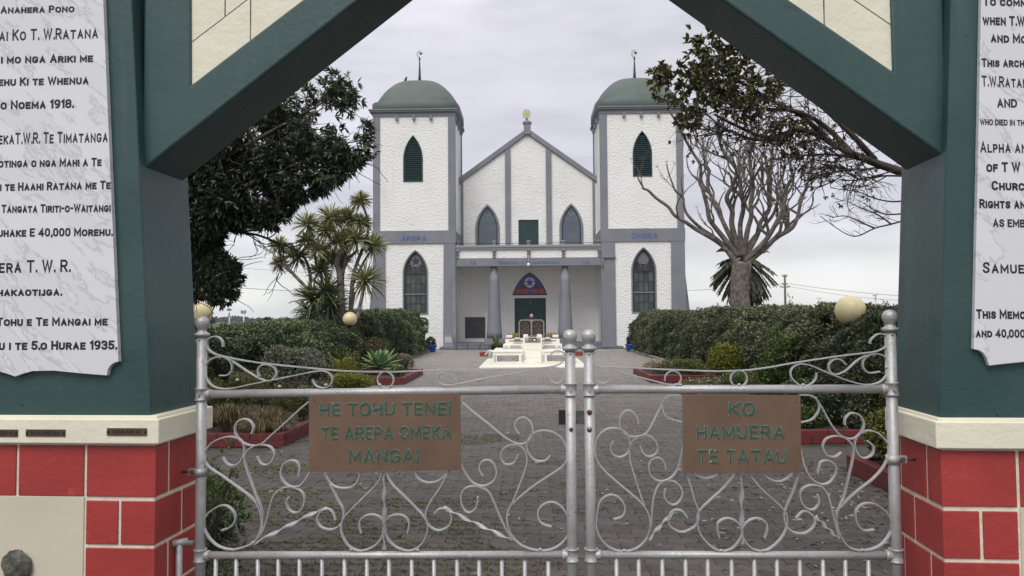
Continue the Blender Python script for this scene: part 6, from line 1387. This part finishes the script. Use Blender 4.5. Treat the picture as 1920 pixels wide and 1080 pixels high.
wire((1480, 537), (1800, 566), Yw, 80, .5, .018, 'lower power line running right from the pole')
wire((1466, 532), (1200, 545), Yw, 110, .3, .022, 'power line running left from the pole behind the palm')
wire((300, 528), (760, 552), 80, 100, .3, .028, 'thicker power line low across the left sky')
wire((300, 490), (760, 520), 80, 100, .2, .016, 'thin upper power line across the left sky')
# road signs far left
for (px, yt, yb, kind) in ((430, 581, 612, 0), (457, 584, 612, 1)):
    Y = 55; p = PY(px, yb, Y); s_ = empty('road_sign', (p.x, Y, 0), 'white post with small blue sign beyond the left hedge' if kind == 0 else 'grey road sign board on a white post beyond the left hedge', 'sign', 'signs beyond the hedge')
    zt_ = PY(px, yt, Y).z; MB().tube([(0, 0, 0), (0, 0, zt_)], .045, 8).build('post', mat('white_metal', (.6, .6, .6), .4), s_)
    if kind == 0: MB().box(-.18, .18, -.07, -.05, zt_ - .06, zt_ + .08).build('sign_panel', mat('sign_blue', (.12, .2, .32), .5), s_); MB().box(-.05, .05, -.07, -.05, zt_ - .45, zt_ - .22).build('sign_panel', mat('sign_grey', (.22, .23, .24), .5), s_)
    else:
        for x0 in (-.20, .02): MB().box(x0, x0 + .18, -.07, -.05, zt_ - .16, zt_ + .08).build('sign_panel', mat('sign_grey', (.22, .23, .24), .5), s_)
# pale roofed building at right
p0 = PY(1600, 597, 120); p1 = PY(1690, 597, 120); hs_ = empty('farm_shed', (p0.x, 120, 0), 'blue grey roofed shed between the globe lamp and the right pier', 'building')
zr_, ze_ = PY(1665, 581, 120).z, PY(1603, 595, 120).z; w_ = p1.x - p0.x + 6
MB().box(0, w_ * 2, 0, 12, 0, ze_).build('wall', mat('shed_wall', (.3, .3, .3), .8), hs_)
MB().add([(-.5, -.5, ze_), (w_ * 2 + .5, -.5, ze_), (w_ * 2 - 3, 6, zr_ + .8), (5.5, 6, zr_ + .8), (-.5, 12.5, ze_), (w_ * 2 + .5, 12.5, ze_)], [(0, 1, 2, 3), (3, 2, 5, 4), (0, 3, 4), (1, 5, 2)]).build('roof', mat('blue_grey_roof', (.30, .34, .42), .5), hs_)

# ================================================================== LITTER, MOSS
def scatter(name, m_, n, fn, ln, wd_, label, cat, flat=.12, shade=None):
    P = fn(n); P = P[:n]; d = RNG.normal(size=(len(P), 3)); d[:, 2] = np.abs(d[:, 2]) * flat; P[:, 2] = .004
    o = leaves(name, m_, P, d, ln * (.6 + .7 * RNG.random(len(P))), wd_, None, shade, fold=.15); tag(o, label, cat, kind='stuff'); return o
def fl1(n):
    m_ = n // 4; X = np.concatenate([3.2 - np.abs(RNG.normal(0, .75, n - m_)), RNG.uniform(-.5, 3.2, m_)]); Y = np.concatenate([RNG.gamma(2.2, 1.0, n - m_) + 4.4, RNG.uniform(4, 9, m_)]); k = (X < 3.22) & (X > -3.1); return np.stack([X[k], Y[k], 0 * X[k]], 1)
scatter('fallen_leaves', LF_D, 900, fl1, .050, .016, 'pale fallen leaves scattered over the paving behind the gate', 'fallen leaves')
def fl2(n):
    X = RNG.uniform(-3.1, 3, n); Y = RNG.uniform(4, 17, n); return np.stack([X, Y, 0 * X], 1)
scatter('fallen_leaves', LF_D, 110, fl2, .05, .02, 'sparse leaf litter across the whole path', 'fallen leaves')
def fl3(n):
    X = RNG.uniform(-3.3, -1.2, n); Y = RNG.uniform(6.2, 9.4, n); k = nz(np.stack([X, Y, 0 * X], 1), 3) > .1; return np.stack([X[k], Y[k], 0 * X[k]], 1)
scatter('fallen_leaves', leafmat('olive_litter', (.06, .05, .02), (.14, .13, .04), (.30, .28, .12), .8), 420, fl3, .06, .022, 'olive yellow leaf litter before the left tussock bed', 'fallen leaves')
def ms(n):
    r_ = RNG.integers(0, 70, n); Y = 3.3 + r_ * PW + PW / 2; X = RNG.uniform(-3.3, 1.4, n); P = np.stack([X, Y, 0 * X], 1)
    k = (nz(P, 1.6) + .35 * nz(P, 5) > .22) & (np.abs(X + 1.6) < 2.0 + .8 * nz(P, 3)); P = P[k]
    ph = ((P[:, 0] + 10) / (PL / 2)) % 1; P[:, 1] += AM * np.sin(ph * 6.28) + RNG.normal(size=len(P)) * .006; return P
o = scatter('moss', LF_MO, 80000, ms, .016, .011, 'yellow green moss growing in the paving joints', 'moss', flat=.6)

# ================================================================== AIR
hz = MB().box(-1700, 1700, -20, 2000, -1.2, 26).build('haze', bpy.data.materials.new('haze_air'), None); tag(hz, kind='stuff')
hm = hz.data.materials[0]; hm.use_nodes = True; hn = hm.node_tree; hn.nodes.clear(); ho = hn.nodes.new('ShaderNodeOutputMaterial'); hv = hn.nodes.new('ShaderNodeVolumePrincipled')
hv.inputs['Color'].default_value = (.80, .86, .95, 1); hv.inputs['Density'].default_value = .00025; hn.links.new(hv.outputs[0], ho.inputs['Volume'])
